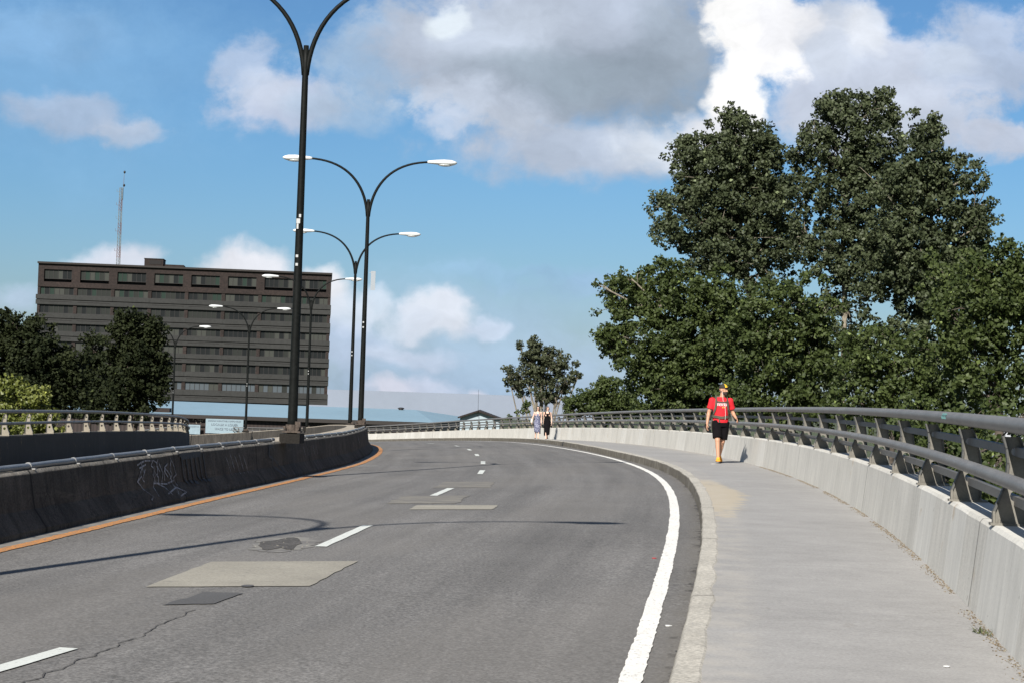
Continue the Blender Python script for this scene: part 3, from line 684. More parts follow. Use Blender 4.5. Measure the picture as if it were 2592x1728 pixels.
for i, Y in enumerate(LAMPY):
    p, t, nn = on_curve(fmed, Y, -.42 - (.10 if Y > 34 else 0), 0, road_z)
    x_ = p.x if LAMPX[i] is None else LAMPX[i]
    zt = float(road_z(float(fmed(Y)), Y)) + float(med_h(Y))
    zl = LAMPZ[i]; lamps.append((x_, Y, zl, math.atan2(-t.x, t.y)))
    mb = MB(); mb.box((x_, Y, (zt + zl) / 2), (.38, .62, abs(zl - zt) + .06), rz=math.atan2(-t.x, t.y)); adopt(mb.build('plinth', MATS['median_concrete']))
# conduit clamped along the top
def run(y0, y1, a, parts_name, drop=True):
    Y = np.arange(y0, y1, .4); X, T, Nn, s = frame(fmed, Y); pts = []
    for i, yy in enumerate(Y):
        e = min(1, (y1 - yy) / 1.2) if drop else 1
        pts.append((X[i] + Nn[i][0]*a, yy + Nn[i][1]*a, float(road_z(X[i], yy)) + float(med_h(yy)) + .035 + .006 * mnoise.noise(Vector((yy, 0, 0)))))
    mb = MB(); mb.tube(pts, .033, 12); c = adopt(mb.build(parts_name, MATS['conduit_pvc'], smooth=True))
    ys = np.arange(y0 + .8, y1 - .3, 1.55); mb_ = None
    X, T, Nn, s = frame(fmed, ys)
    for i, yy in enumerate(ys):
        if i % 5 == 3: yy += .0
        q = Vector((X[i] + Nn[i][0]*a, yy + Nn[i][1]*a, float(road_z(X[i], yy)) + float(med_h(yy)) + .035)); t_ = Vector((T[i][0], T[i][1], 0))
        k = MB(); k.tube([q - t_ * .022, q + t_ * .022], .040, 12); k.box(q + Vector((Nn[i][0], Nn[i][1], 0)) * .055 + Vector((0, 0, -.028)), (.05, .045, .014), rz=math.atan2(-t_.x, t_.y))
        o = k.build('clamp', MATS['clamp_metal']); o.parent = c; o.location = Vector(o.location)
    return c
run(-4, 33.2, -.27, 'conduit'); run(34.5, 58.5, -.27, 'conduit')
# graffiti: sprayed strokes lying 4 mm proud of the road-side face
def face_pt(Y, h):
    a = -.13 - .06 * (h - .25) / .52 if h > .25 else -.13 * (h - .06) / .19
    hh = h if h < .3 else .3 + (h - .3) * (float(med_h(Y)) - .3) / .5
    p, t, nn = on_curve(fmed, Y, a + .012, hh, road_z); return p, t
def spray(strokes, w_, m_, label):
    mb = MB()
    for st in strokes:
        pts = []
        for i in range(len(st) - 1):
            for k in range(6):
                q = k / 6.; pts.append((st[i][0] + (st[i+1][0] - st[i][0]) * q + .02 * mnoise.noise(Vector((i + q, st[0][0] * 9, 0))), st[i][1] + (st[i+1][1] - st[i][1]) * q))
        V = [face_pt(*p)[0] for p in pts]
        L_ = []; 
        for i in range(len(V)):
            d = (V[min(i+1, len(V)-1)] - V[max(i-1, 0)]).normalized(); t = face_pt(*pts[i])[1]; up = (V[i] - face_pt(pts[i][0], pts[i][1] - .05)[0]).normalized()
            nx = t.cross(up); sdv = d.cross(nx).normalized() * w_ / 2; L_ += [V[i] - sdv, V[i] + sdv]
        mb.add(L_, [(2*i, 2*i+1, 2*i+3, 2*i+2) for i in range(len(V)-1)])
    o = adopt(mb.build('graffiti', MATS[m_])); o['label'] = label
rnd = random.Random(11)
ws = []
for k in range(16):
    y_ = 22.7 + rnd.uniform(-.25, 1.5); h_ = rnd.uniform(.45, .72); st = [(y_, h_)]
    for j in range(rnd.randint(2, 4)): y_ += rnd.uniform(-.25, .28); h_ -= rnd.uniform(.05, .2); st.append((y_, max(h_, .1)))
    ws.append(st)
ws += [[(22.4, .66), (22.8, .72), (23.3, .70)], [(22.5, .60), (22.9, .66)], [(23.6, .14), (24.2, .2), (24.6, .12), (24.1, .08)], [(23.1, .3), (23.8, .26), (24.3, .3)]]
spray(ws, .021, 'graffiti_white', 'thin white sprayed scribble on the shaded barrier face')
bs = [[(24.7, .74), (26.3, .74)], [(24.8, .68), (26.2, .70)]] + [[(24.8 + .28*k, .72), (24.85 + .28*k, .3 - .04*(k % 3)), (25.0 + .3*k, .2)] for k in range(6)]
spray(bs, .05, 'graffiti_black', 'black sprayed letters dripping down the barrier face')
spray([[(31.8, .66), (31.6, .5), (32.0, .44), (31.9, .3), (32.3, .16), (32.8, .05)], [(31.7, .7), (32.3, .72)], [(32.1, .42), (32.5, .3), (33.0, .08)]], .06, 'graffiti_black', 'black stain-like tag below the nearest lamp post')
spray([[(27.8 + .35*k, .6 + .05*(k % 2)), (28.0 + .35*k, .35), (28.1 + .35*k, .2)] for k in range(5)] + [[(36 + .5*k, .62), (36.2 + .5*k, .3)] for k in range(5)] + [[(49.5, .68), (50.6, .3)]], .014, 'graffiti_white', 'faint grey scrawls further along the barrier')
# lump of concrete lying at the barrier foot, left edge
mb = MB(); p, t, nn = on_curve(fmed, 15.4, .05, 0, road_z)
rings = []
for hh, sc in ((0, 1.0), (.06, .96), (.10, .8), (.115, .45)):
    rings.append([p + t * (.75 * sc * math.cos(a)) + nn * (.14 * sc * math.sin(a) * (1 + .2 * math.sin(3*a))) + Vector((0, 0, hh - .01)) for a in [k * math.pi / 8 for k in range(16)]])
mb.loft(rings); tag(mb.build('rubble', MATS['median_concrete'], smooth=True), 'low weathered concrete lump lying at the foot of the barrier, left edge', 'rubble')

# ------------------------------------------------------------------ lamp posts
LAB = ['lamp post off to the left, seen only by its shadow on the lanes',
       'nearest black lamp post, its arms cut off by the top of the view',
       'second black double-arm lamp post, with a pale plate halfway up its pole',
       'third black double-arm lamp post, just left of the one with the pale plate',
       'fourth black double-arm lamp post, before the right end of the dark slab building',
       'fifth black double-arm lamp post, before the middle of the dark slab building',
       'sixth and farthest black lamp post, one arm hidden behind the dark tree']
def bez(p0, p1, p2, p3, k):
    return [tuple((1-t)**3*a + 3*(1-t)**2*t*b + 3*(1-t)*t*t*c + t**3*d for a, b, c, d in zip(p0, p1, p2, p3)) for t in [i / k for i in range(k + 1)]]
def lamp_post():
    r = empty('lamp_post')
    mb = MB(); mb.tube([(0, 0, 0), (0, 0, .3), (0, 0, 3.5), (0, 0, 7.0), (0, 0, 7.36)], [.096, .092, .075, .058, .05], 20)
    mb.build('pole', MATS['pole_paint'], r, True)
    mb = MB(); mb.box((0, 0, .065), (.34, .34, .03)); mb.tube([(0, 0, .05), (0, 0, .2)], .125, 16)
    b = mb.build('base_plate', MATS['pole_rust'], r)
    for a in (-.13, .13):
        for c in (-.13, .13): k = MB(); k.tube([(a, c, .1), (a, c, .17)], .02, 6); k.build('bolt', MATS['pole_rust'], b)
    mb = MB(); mb.box((.11, -.02, .16), (.10, .16, .2)); mb.build('junction_box', MATS['pole_rust'], r)
    for s_ in (1, -1):
        pts = bez((.022 * s_, 0, 6.80), (.10 * s_, 0, 7.85), (.72 * s_, 0, 8.62), (2.0 * s_, 0, 8.64), 18)
        mb = MB(); mb.tube(pts, [.050 - .018 * i / 18 for i in range(19)], 12); mb.build('arm', MATS['pole_paint'], r, True)
        rings = []
        for t, w_, hu, hd in ((0, .045, .045, .04), (.08, .06, .06, .05), (.3, .12, .085, .07), (.55, .155, .10, .10), (.78, .14, .09, .10), (.9, .09, .055, .06), (.96, .03, .02, .02)):
            ring = []
            for k in range(14):
                a = 2 * math.pi * k / 14; q = math.sin(a); ring.append(Vector(((1.88 + t) * s_, w_ * math.cos(a), 8.64 + (hu if q > 0 else hd) * q)))
            rings.append(ring)
        mb = MB(); mb.loft(rings if s_ > 0 else [list(reversed(q)) for q in rings]); lu = mb.build('lamp_head', MATS['lamp_shell'], r, True)
        mb = MB(); mb.ball((2.45 * s_, 0, 8.555), (.22, .115, .045)); mb.build('lens', MATS['lamp_lens'], lu, True)
    for h_ in (3.2, 3.36): mb = MB(); mb.box((-.02, -.083, h_), (.045, .01, .05)); mb.build('sticker', MATS['sticker_white'], r)
    return r
proto = lamp_post()
for i, (x_, y_, z_, rz) in enumerate(lamps):
    o = proto if i == 0 else copy_tree(proto)
    o.location = (x_, y_, z_ + .0); o.rotation_euler = (0, 0, 0 if i < 4 else rz * .35); tag(o, LAB[i], 'street lamp', 'double-arm lamp posts along the median')
    if i == 2:
        mb = MB(); mb.box((.24, 0, 4.72), (.15, .012, .62)); mb.box((.16, 0, 4.98), (.1, .02, .02)); mb.build('plate', MATS['plate_pale'], o)
    if i == 1:
        mb = MB(); mb.box((-.02, -.086, 4.02), (.07, .012, .09)); mb.box((.01, -.084, 4.12), (.04, .012, .06)); mb.box((-.03, -.088, 3.92), (.035, .012, .1)); mb.build('torn_sticker', MATS['sticker_white'], o)
# ------------------------------------------------------------------ the slab block; a cloud's shade is put into its dark colours
mat('brick_dark', rough=.9, fn=lambda n_, uv, P_: speckle(n_, P_, (.024, .016, .014), .35, 3.0, .12, .22))
mat('precast', rough=.9, fn=lambda n_, uv, P_: speckle(n_, P_, (.033, .0335, .0325), .12, 2.0, .15, .10))
mat('recess_dark', (.018, .016, .016), .9)
mat('cornice', (.028, .024, .022), .8)
mat('mullion', (.020, .018, .018), .6)
GL = [mat('window_glass_%s' % nm, tuple(v * (.70 if k_ < 2 else .66) for v in c), .4, spec=.12) for k_, (nm, c) in enumerate((('dark', (.022, .025, .026)), ('grey', (.042, .046, .042)), ('green', (.038, .062, .05)), ('blind', (.085, .09, .08)), ('pale', (.13, .155, .175))))]
BX0, BX1, BY, BT, BB = -91.15, -35.75, 340.0, 30.35, 4.95
root = empty('slab_block', ((BX0 + BX1) / 2, BY + 8, 0)); BO = Vector(root.location); root.rotation_euler = (0, 0, R(6)); root.location.x -= .2
tag(root, 'wide dark brick and concrete slab block standing beyond the bridge on the left', 'office building')
def bp(mb, name, m_): o = mb.build(name, m_, root); o.location = -BO; return o
Hh = lambda d: BT - d                         # d metres below the roofline
bands = [(1.4, 3.2), (4.7, 6.2), (8.05, 9.7), (11.6, 13.1), (14.9, 16.5), (18.2, 19.85), (21.7, 23.3)]
depth = 18
mb = MB(); mb.box(((BX0 + BX1) / 2, BY + depth / 2 + .6, (Hh(25.4) + BT - .3) / 2), (BX1 - BX0 - .6, depth - 1, 25.1)); mb.box(((BX0 + BX1) / 2, BY + depth / 2, 2.4), (48, 12, 4.9)); bp(mb, 'core_wall', MATS['recess_dark'])
pitch = (BX1 - BX0 - .2) / 7.93
mb = MB()                                     # brick storey: parapet, piers between the top windows, band below
def slab(mb, x0, x1, d0, d1, y0=0., th=.6): mb.box(((x0 + x1) / 2, BY + y0 + th / 2, (Hh(d0) + Hh(d1)) / 2), (x1 - x0, th, d1 - d0))
slab(mb, BX0, BX1, .35, 1.4); slab(mb, BX0, BX1, 3.75, 4.7)
xs = [BX0 + .1 + pitch * i for i in range(9)]
for i in range(9):
    x0 = max(BX0, xs[i] - .78) ; x1 = min(BX1, xs[i] + .78)
    if i == 0: x1 = BX0 + 1.1
    if i == 8: x0 = BX1 - .9; x1 = BX1
    slab(mb, x0, x1, 1.401, 3.749, .003)
mb.box((BX0 + .3, BY + depth / 2 + .65, Hh(2.5)), (.6, depth - .1, 4.3)); mb.box((BX1 - .3, BY + depth / 2 + .65, Hh(2.5)), (.6, depth - .1, 4.3))
bp(mb, 'brick_storey', MATS['brick_dark'])
mb = MB(); mb.box(((BX0 + BX1) / 2, BY + depth / 2 - .1, Hh(.17)), (BX1 - BX0 + .3, depth + .7, .35)); bp(mb, 'roof', MATS['cornice'])
lows = [6.2, 9.7, 13.1, 16.5, 19.85, 23.3]; his = [8.05, 11.6, 14.9, 18.2, 21.7, 25.4]
for a, b in zip(lows, his):
    mb = MB(); m_ = (a + b) / 2
    slab(mb, BX0 - .25, BX1 + .12, a, m_ - .07, -.18, .8); slab(mb, BX0 - .25, BX1 + .12, m_ + .07, b, -.10, .8)
    mb.box((BX0 + .1, BY + depth / 2 + .65, (Hh(a) + Hh(b)) / 2), (.69, depth - .1, b - a - .02)); mb.box((BX1 - .25, BY + depth / 2 + .65, (Hh(a) + Hh(b)) / 2), (.69, depth - .1, b - a - .02))
    for i in range(1, 8): mb.box((xs[i], BY - .19, (Hh(a) + Hh(m_ - .07)) / 2), (.12, .04, m_ - .07 - a - .02))
    sp = bp(mb, 'spandrel', MATS['precast'])
    mb = MB()
    for i in range(8):
        if (i * 7 + int(a)) % 5: mb = MB(); mb.box((xs[i] + pitch / 2, BY - .112, Hh(m_ + .35)), (pitch - 1.0, .03, .08)); mb.build('groove', MATS['recess_dark'], sp)
mb = MB()
for r_, (a, b) in enumerate(bands[1:], 1):
    for i in range(0, 9):
        if i in (0, 8): x0, x1 = (BX0, BX0 + .5) if i == 0 else (BX1 - .55, BX1)
        else: x0, x1 = xs[i] - .32, xs[i] + .32
        mb = MB(); slab(mb, x0, x1, a, b, .12, .5); bp(mb, 'pier', MATS['brick_dark'])
rnd = random.Random(21)
for r_, (a, b) in enumerate(bands):
    for i in range(8):
        x0, x1 = (xs[i] + (.78 if r_ == 0 else .32), xs[i + 1] - (.78 if r_ == 0 else .32))
        if r_ == 0 and i == 0: x0 = BX0 + 1.1
        if i == 7: x1 = BX1 - (.9 if r_ == 0 else .55)
        npan = 7 if r_ else 6; w_ = (x1 - x0) / npan; mb = MB(); mode = rnd.random()
        for k in range(npan):
            q = rnd.random()
            if r_ == 6: mi = 4 if q < .75 else (3 if q < .9 else 1)
            elif r_ in (0, 1): mi = 3 if q < .22 else (2 if q < .40 else (1 if q < .72 else 0))
            elif mode < .42: mi = 1 if q < .35 else 0
            else: mi = 3 if q < .45 and r_ > 2 else (1 if q < .7 else 0)
            mb.box((x0 + w_ * (k + .5), BY + .38, (Hh(a) + Hh(b)) / 2), (w_ - .02, .04, b - a - .02), mi)
        wn = mb.build('window', GL, root); wn.location = -BO
        mb = MB()
        for k in range(npan + 1): mb.box((min(max(x0 + w_ * k, x0 + .04), x1 - .04), BY + .34, (Hh(a) + Hh(b)) / 2), (.08, .09, b - a - .02))
        mb.box(((x0 + x1) / 2, BY + .335, Hh(a + .04)), (x1 - x0, .10, .07)); mb.box(((x0 + x1) / 2, BY + .335, Hh(b - .04)), (x1 - x0, .10, .07))
        mb.build('frame', MATS['mullion'], wn)
mb = MB(); mb.box((-70.05, 347, 31.15), (3.6, 5, 1.7)); mb.box((-66.3, 347, 30.8), (3.9, 4, .55)); ph = bp(mb, 'rooftop_plant', MATS['brick_dark'])
mb = MB(); mb.box((-69.75, 344.48, 31.35), (2.3, .06, .75)); mb.build('louvre', MATS['recess_dark'], ph)
mb = MB(); mb.box((-70.05, 347, 32.06), (3.8, 5.2, .12)); mb.build('cap', MATS['cornice'], ph)
# lattice radio mast on its roof
mat('mast_steel', rough=.6, fn=lambda n_, uv, P_: n_.mix(n_.ss(n_.m('FRACT', n_.m('DIVIDE', n_.xyz(P_)[2], 4.6)), .49, .51), (.16, .10, .09, 1), (.17, .19, .19, 1)))
r = empty('radio_mast', (-77.4, 347, BT)); tag(r, 'tall thin lattice radio mast rising from the roof of the dark slab block', 'radio mast')
mb = MB(); hw = .36; Ht = 15.6
legs = [(hw, -hw * .6), (-hw, -hw * .6), (0, hw)]
for a, b in legs: mb.tube([(a, b, 0), (a * .8, b * .8, Ht)], .055, 6)
nn_ = 22
for k in range(nn_):
    z0, z1 = Ht * k / nn_, Ht * (k + 1) / nn_; s0 = 1 - .2 * k / nn_; s1 = 1 - .2 * (k + 1) / nn_
    for i in range(3):
        a, b = legs[i], legs[(i + 1) % 3]
        mb.tube([(a[0]*s0, a[1]*s0, z0), (b[0]*s1, b[1]*s1, z1)], .028, 5); mb.tube([(a[0]*s1, a[1]*s1, z1), (b[0]*s1, b[1]*s1, z1)], .028, 5)
mb.build('lattice', MATS['mast_steel'], r)
mb = MB()
for h_ in (3.2, 7.1, 9.6, 12.2, 14.8): mb.tube([(-.3, 0, h_), (-.85, 0, h_), (-.85, 0, h_ + .5)], .035, 6)
mb.build('aerial_arm', MATS['mast_steel'], r)
mb = MB(); mb.tube([(.35, 0, 13.2), (.45, 0, 18.6)], .04, 6); p_ = mb.build('whip_pole', MATS['mast_steel'], r)
for h_ in (16.1, 18.7): mb = MB(); mb.ball((.5, 0, h_), (.22, .22, .28)); mb.build('beacon', MATS['mullion'], p_, True)

# ------------------------------------------------------------------ long warehouse with the pale roof
mat('pale_roof', rough=.55, fn=lambda n_, uv, P_: speckle(n_, P_, (.23, .34, .41), .03, .8, .06, .06))
mat('dark_cladding', rough=.8, fn=lambda n_, uv, P_: n_.scale((.030, .021, .019), n_.lin(n_.m('SINE', n_.m('MULTIPLY', n_.xyz(P_)[0], 14.)), -1, 1, .7, 1.3)))
r = empty('warehouse', (-30, 212, 0)); tag(r, 'long low warehouse with a pale blue-white roof and dark brown cladding', 'warehouse'); WO = Vector(r.location)
def wp(mb, nm, m_, sm=False): o = mb.build(nm, m_, r, sm); o.location = -WO; return o
mb = MB(); mb.add([(-60, 203.6, 4.62), (-8.6, 203.6, 4.62), (-11.9, 226, 5.78), (-60, 226, 5.92), (-60, 250, 4.6), (-4.9, 250, 4.6)], [(0, 1, 2, 3), (3, 2, 5, 4), (1, 5, 2)])
wp(mb, 'roof', MATS['pale_roof'])
mb = MB(); mb.box((-34.3, 204.6, 2.1), (51.2, 1.0, 4.2)); mb.box((-60, 226, 2.2), (.5, 44, 4.4)); mb.add([(-8.8, 204.2, 0), (-5.3, 249.5, 0), (-5.3, 249.5, 4.45), (-8.8, 204.2, 4.45)], [(0, 1, 2, 3)]); wp(mb, 'wall', MATS['dark_cladding'])
mb = MB(); mb.box((-34.3, 203.62, 4.40), (51.9, .34, .42)); wp(mb, 'fascia', MATS['cornice'])
mb = MB(); mb.box((-34.3, 203.98, 3.35), (51.2, .16, .1)); wp(mb, 'gutter_rail', MATS['brick_dark'])
mb = MB(); mb.tube([(-13.75, 225, 5.6), (-13.75, 225, 5.88)], .3, 12); mb.ball((-13.75, 225, 5.92), (.42, .42, .13)); wp(mb, 'roof_vent', MATS['mullion'], True)
mb = MB(); mb.box((-40.3, 206.5, 4.95), (1.9, 1.2, .55)); wp(mb, 'rooftop_unit', MATS['brick_dark'])
mb = MB()
for k, (x_, h_) in enumerate(((-36.2, 4.25), (-35.9, 3.9), (-35.65, 4.3), (-35.4, 4.0), (-35.1, 4.2), (-34.8, 3.95))): mb.box((x_, 204.03, h_ - .1), (.07, .03, .42), mat=Matrix.Rotation(.25 * (-1) ** k, 3, 'Y'))
for h_ in (4.25, 4.0): mb.box((-35.45, 204.02, h_), (.5, .03, .06))
wp(mb, 'graffiti', MATS['bracket_cast'])
def text_mesh(txt, size, m_, name, parent, loc, wrap=None):
    cu = bpy.data.curves.new(name, 'FONT'); cu.body = txt; cu.size = size; cu.align_x = 'CENTER'; cu.align_y = 'CENTER'; cu.extrude = .001; cu.offset = size * .012
    o = bpy.data.objects.new(name, cu); S.collection.objects.link(o); bpy.context.view_layer.update()
    me = bpy.data.meshes.new_from_object(o.evaluated_get(bpy.context.evaluated_depsgraph_get())); bpy.data.objects.remove(o)
    V = [Vector((v_.co.x + loc[0], loc[1] - v_.co.z, v_.co.y + loc[2])) for v_ in me.vertices]
    if wrap: V = [wrap(v_) for v_ in V]
    fs = [tuple(p.vertices) for p in me.polygons]; bpy.data.meshes.remove(me)
    return mesh(name, V, fs, m_, parent)
def banner(nm, x0, x1, z0, z1, lines, label):
    b = empty(nm, ((x0 + x1) / 2, 203.30, z0)); tag(b, label, 'banner')
    w_, h_ = x1 - x0, z1 - z0; mb = MB(); v = []; nx, nz = 16, 6
    for j in range(nz + 1):
        for i in range(nx + 1): v.append((w_ * (i / nx - .5), -.02 + .03 * mnoise.noise(Vector((i * .45, j * .5, w_))), h_ * j / nz))
    k = len(v); v += [(a, b_ + .02, c) for a, b_, c in v]
    f = [(j*(nx+1)+i, j*(nx+1)+i+1, (j+1)*(nx+1)+i+1, (j+1)*(nx+1)+i) for j in range(nz) for i in range(nx)]
    f += [tuple(k + q for q in reversed(t)) for t in f]
    mb.add(v, f); mb.build('sheet', MATS['banner_white'], b, True)
    for t, sz, zz in lines: text_mesh(t, sz, MATS['banner_ink'], 'lettering', b, (0, -.06, zz))
banner('rental_banner', -34.66, -30.36, 2.58, 4.23, [('LOCAUX INDUSTRIELS DISPONIBLES', .23, 1.42), ('LOCAUX A LOUER', .36, 1.0), ('SPACE TO LET', .34, .5)], 'wide pale banner with lettering on the dark warehouse wall')
banner('company_sign', -36.62, -35.27, 2.40, 3.48, [('GARAGE INC.', .19, .86)], 'small square pale sign left of the wide lettered banner')
# made-up pale hall far behind, standing in for haze down to the rails
mat('hall_haze', rough=.6, fn=lambda n_, uv, P_: speckle(n_, P_, (.22, .255, .325), .02, .3, .02, .07))
r = empty('filler_hall', (0, 640, 0)); tag(r, 'long pale stand-in for haze on the horizon, low behind the gabled shed and the women', 'hall')
mb = MB(); mb.box((-32, 0, 4.0), (126, 60, 8.0)); mb.build('wall', MATS['hall_haze'], r)
mb = MB(); mb.box((-32, 0, 8.02), (126, 60, .05)); mb.build('roof', MATS['hall_haze'], r)
# gabled shed with a flag mast
mat('shed_front', (.36, .43, .47), .6)
r = empty('gabled_shed', (-3.1, 183, 0)); tag(r, 'pale gabled shed with a brown roof edge, showing over the parapet', 'shed'); q = Vector(r.location)
mb = MB(); mb.add([(-5.0, 180.2, 0), (-1.0, 180.2, 0), (-1.0, 180.2, 5.62), (-3.17, 180.2, 6.25), (-5.0, 180.2, 5.62), (-5.0, 190, 0), (-1.0, 190, 0), (-1.0, 190, 5.62), (-3.17, 190, 6.25), (-5.0, 190, 5.62)],
    [(0, 1, 2, 3, 4), (9, 8, 7, 6, 5), (0, 4, 9, 5), (1, 6, 7, 2)]); o = mb.build('wall', MATS['shed_front'], r); o.location = -q
mb = MB()
for sgn, xe in ((-1, -5.25), (1, -.8)):
    a = Vector((-3.17, 0, 6.40)); b = Vector((xe, 0, 5.66 if sgn < 0 else 5.60)); dd = (b - a).normalized(); up = Vector((-dd.z, 0, dd.x)) * .14 * (-sgn)
    mb.loft([[a + Vector((0, y_, 0)) + (up if k else Vector()) for y_, k in ((179.7, 0), (190.3, 0), (190.3, 1), (179.7, 1))], [b + Vector((0, y_, 0)) + (up if k else Vector()) for y_, k in ((179.7, 0), (190.3, 0), (190.3, 1), (179.7, 1))]])
o = mb.build('roof', MATS['brick_dark'], r); o.location = -q
mb = MB(); mb.tube([(-3.19, 179.9, 5.7), (-3.22, 179.9, 8.5)], [.022, .012], 6); o = mb.build('flagpole', MATS['mullion'], r); o.location = -q
# flat-roofed kiosk far right
mat('kiosk_wall', rough=.8, fn=lambda n_, uv, P_: speckle(n_, P_, (.45, .46, .50), .1, 3, .5, .1))
r = empty('flat_roofed_house', (44.5, 152, 0)); tag(r, 'small pale flat-roofed house glimpsed behind the trees at the right edge', 'house'); q = Vector(r.location)
mb = MB(); mb.box((0, 2, 3.7), (4.2, 4, 7.4)); mb.build('wall', MATS['kiosk_wall'], r)
mb = MB(); mb.box((0, 1.8, 7.62), (5.0, 5, .16)); mb.build('roof', MATS['clamp_metal'], r)
mb = MB(); mb.box((.6, -.03, 6.3), (1.5, .06, 1.5)); mb.build('window', MATS['mullion'], r)

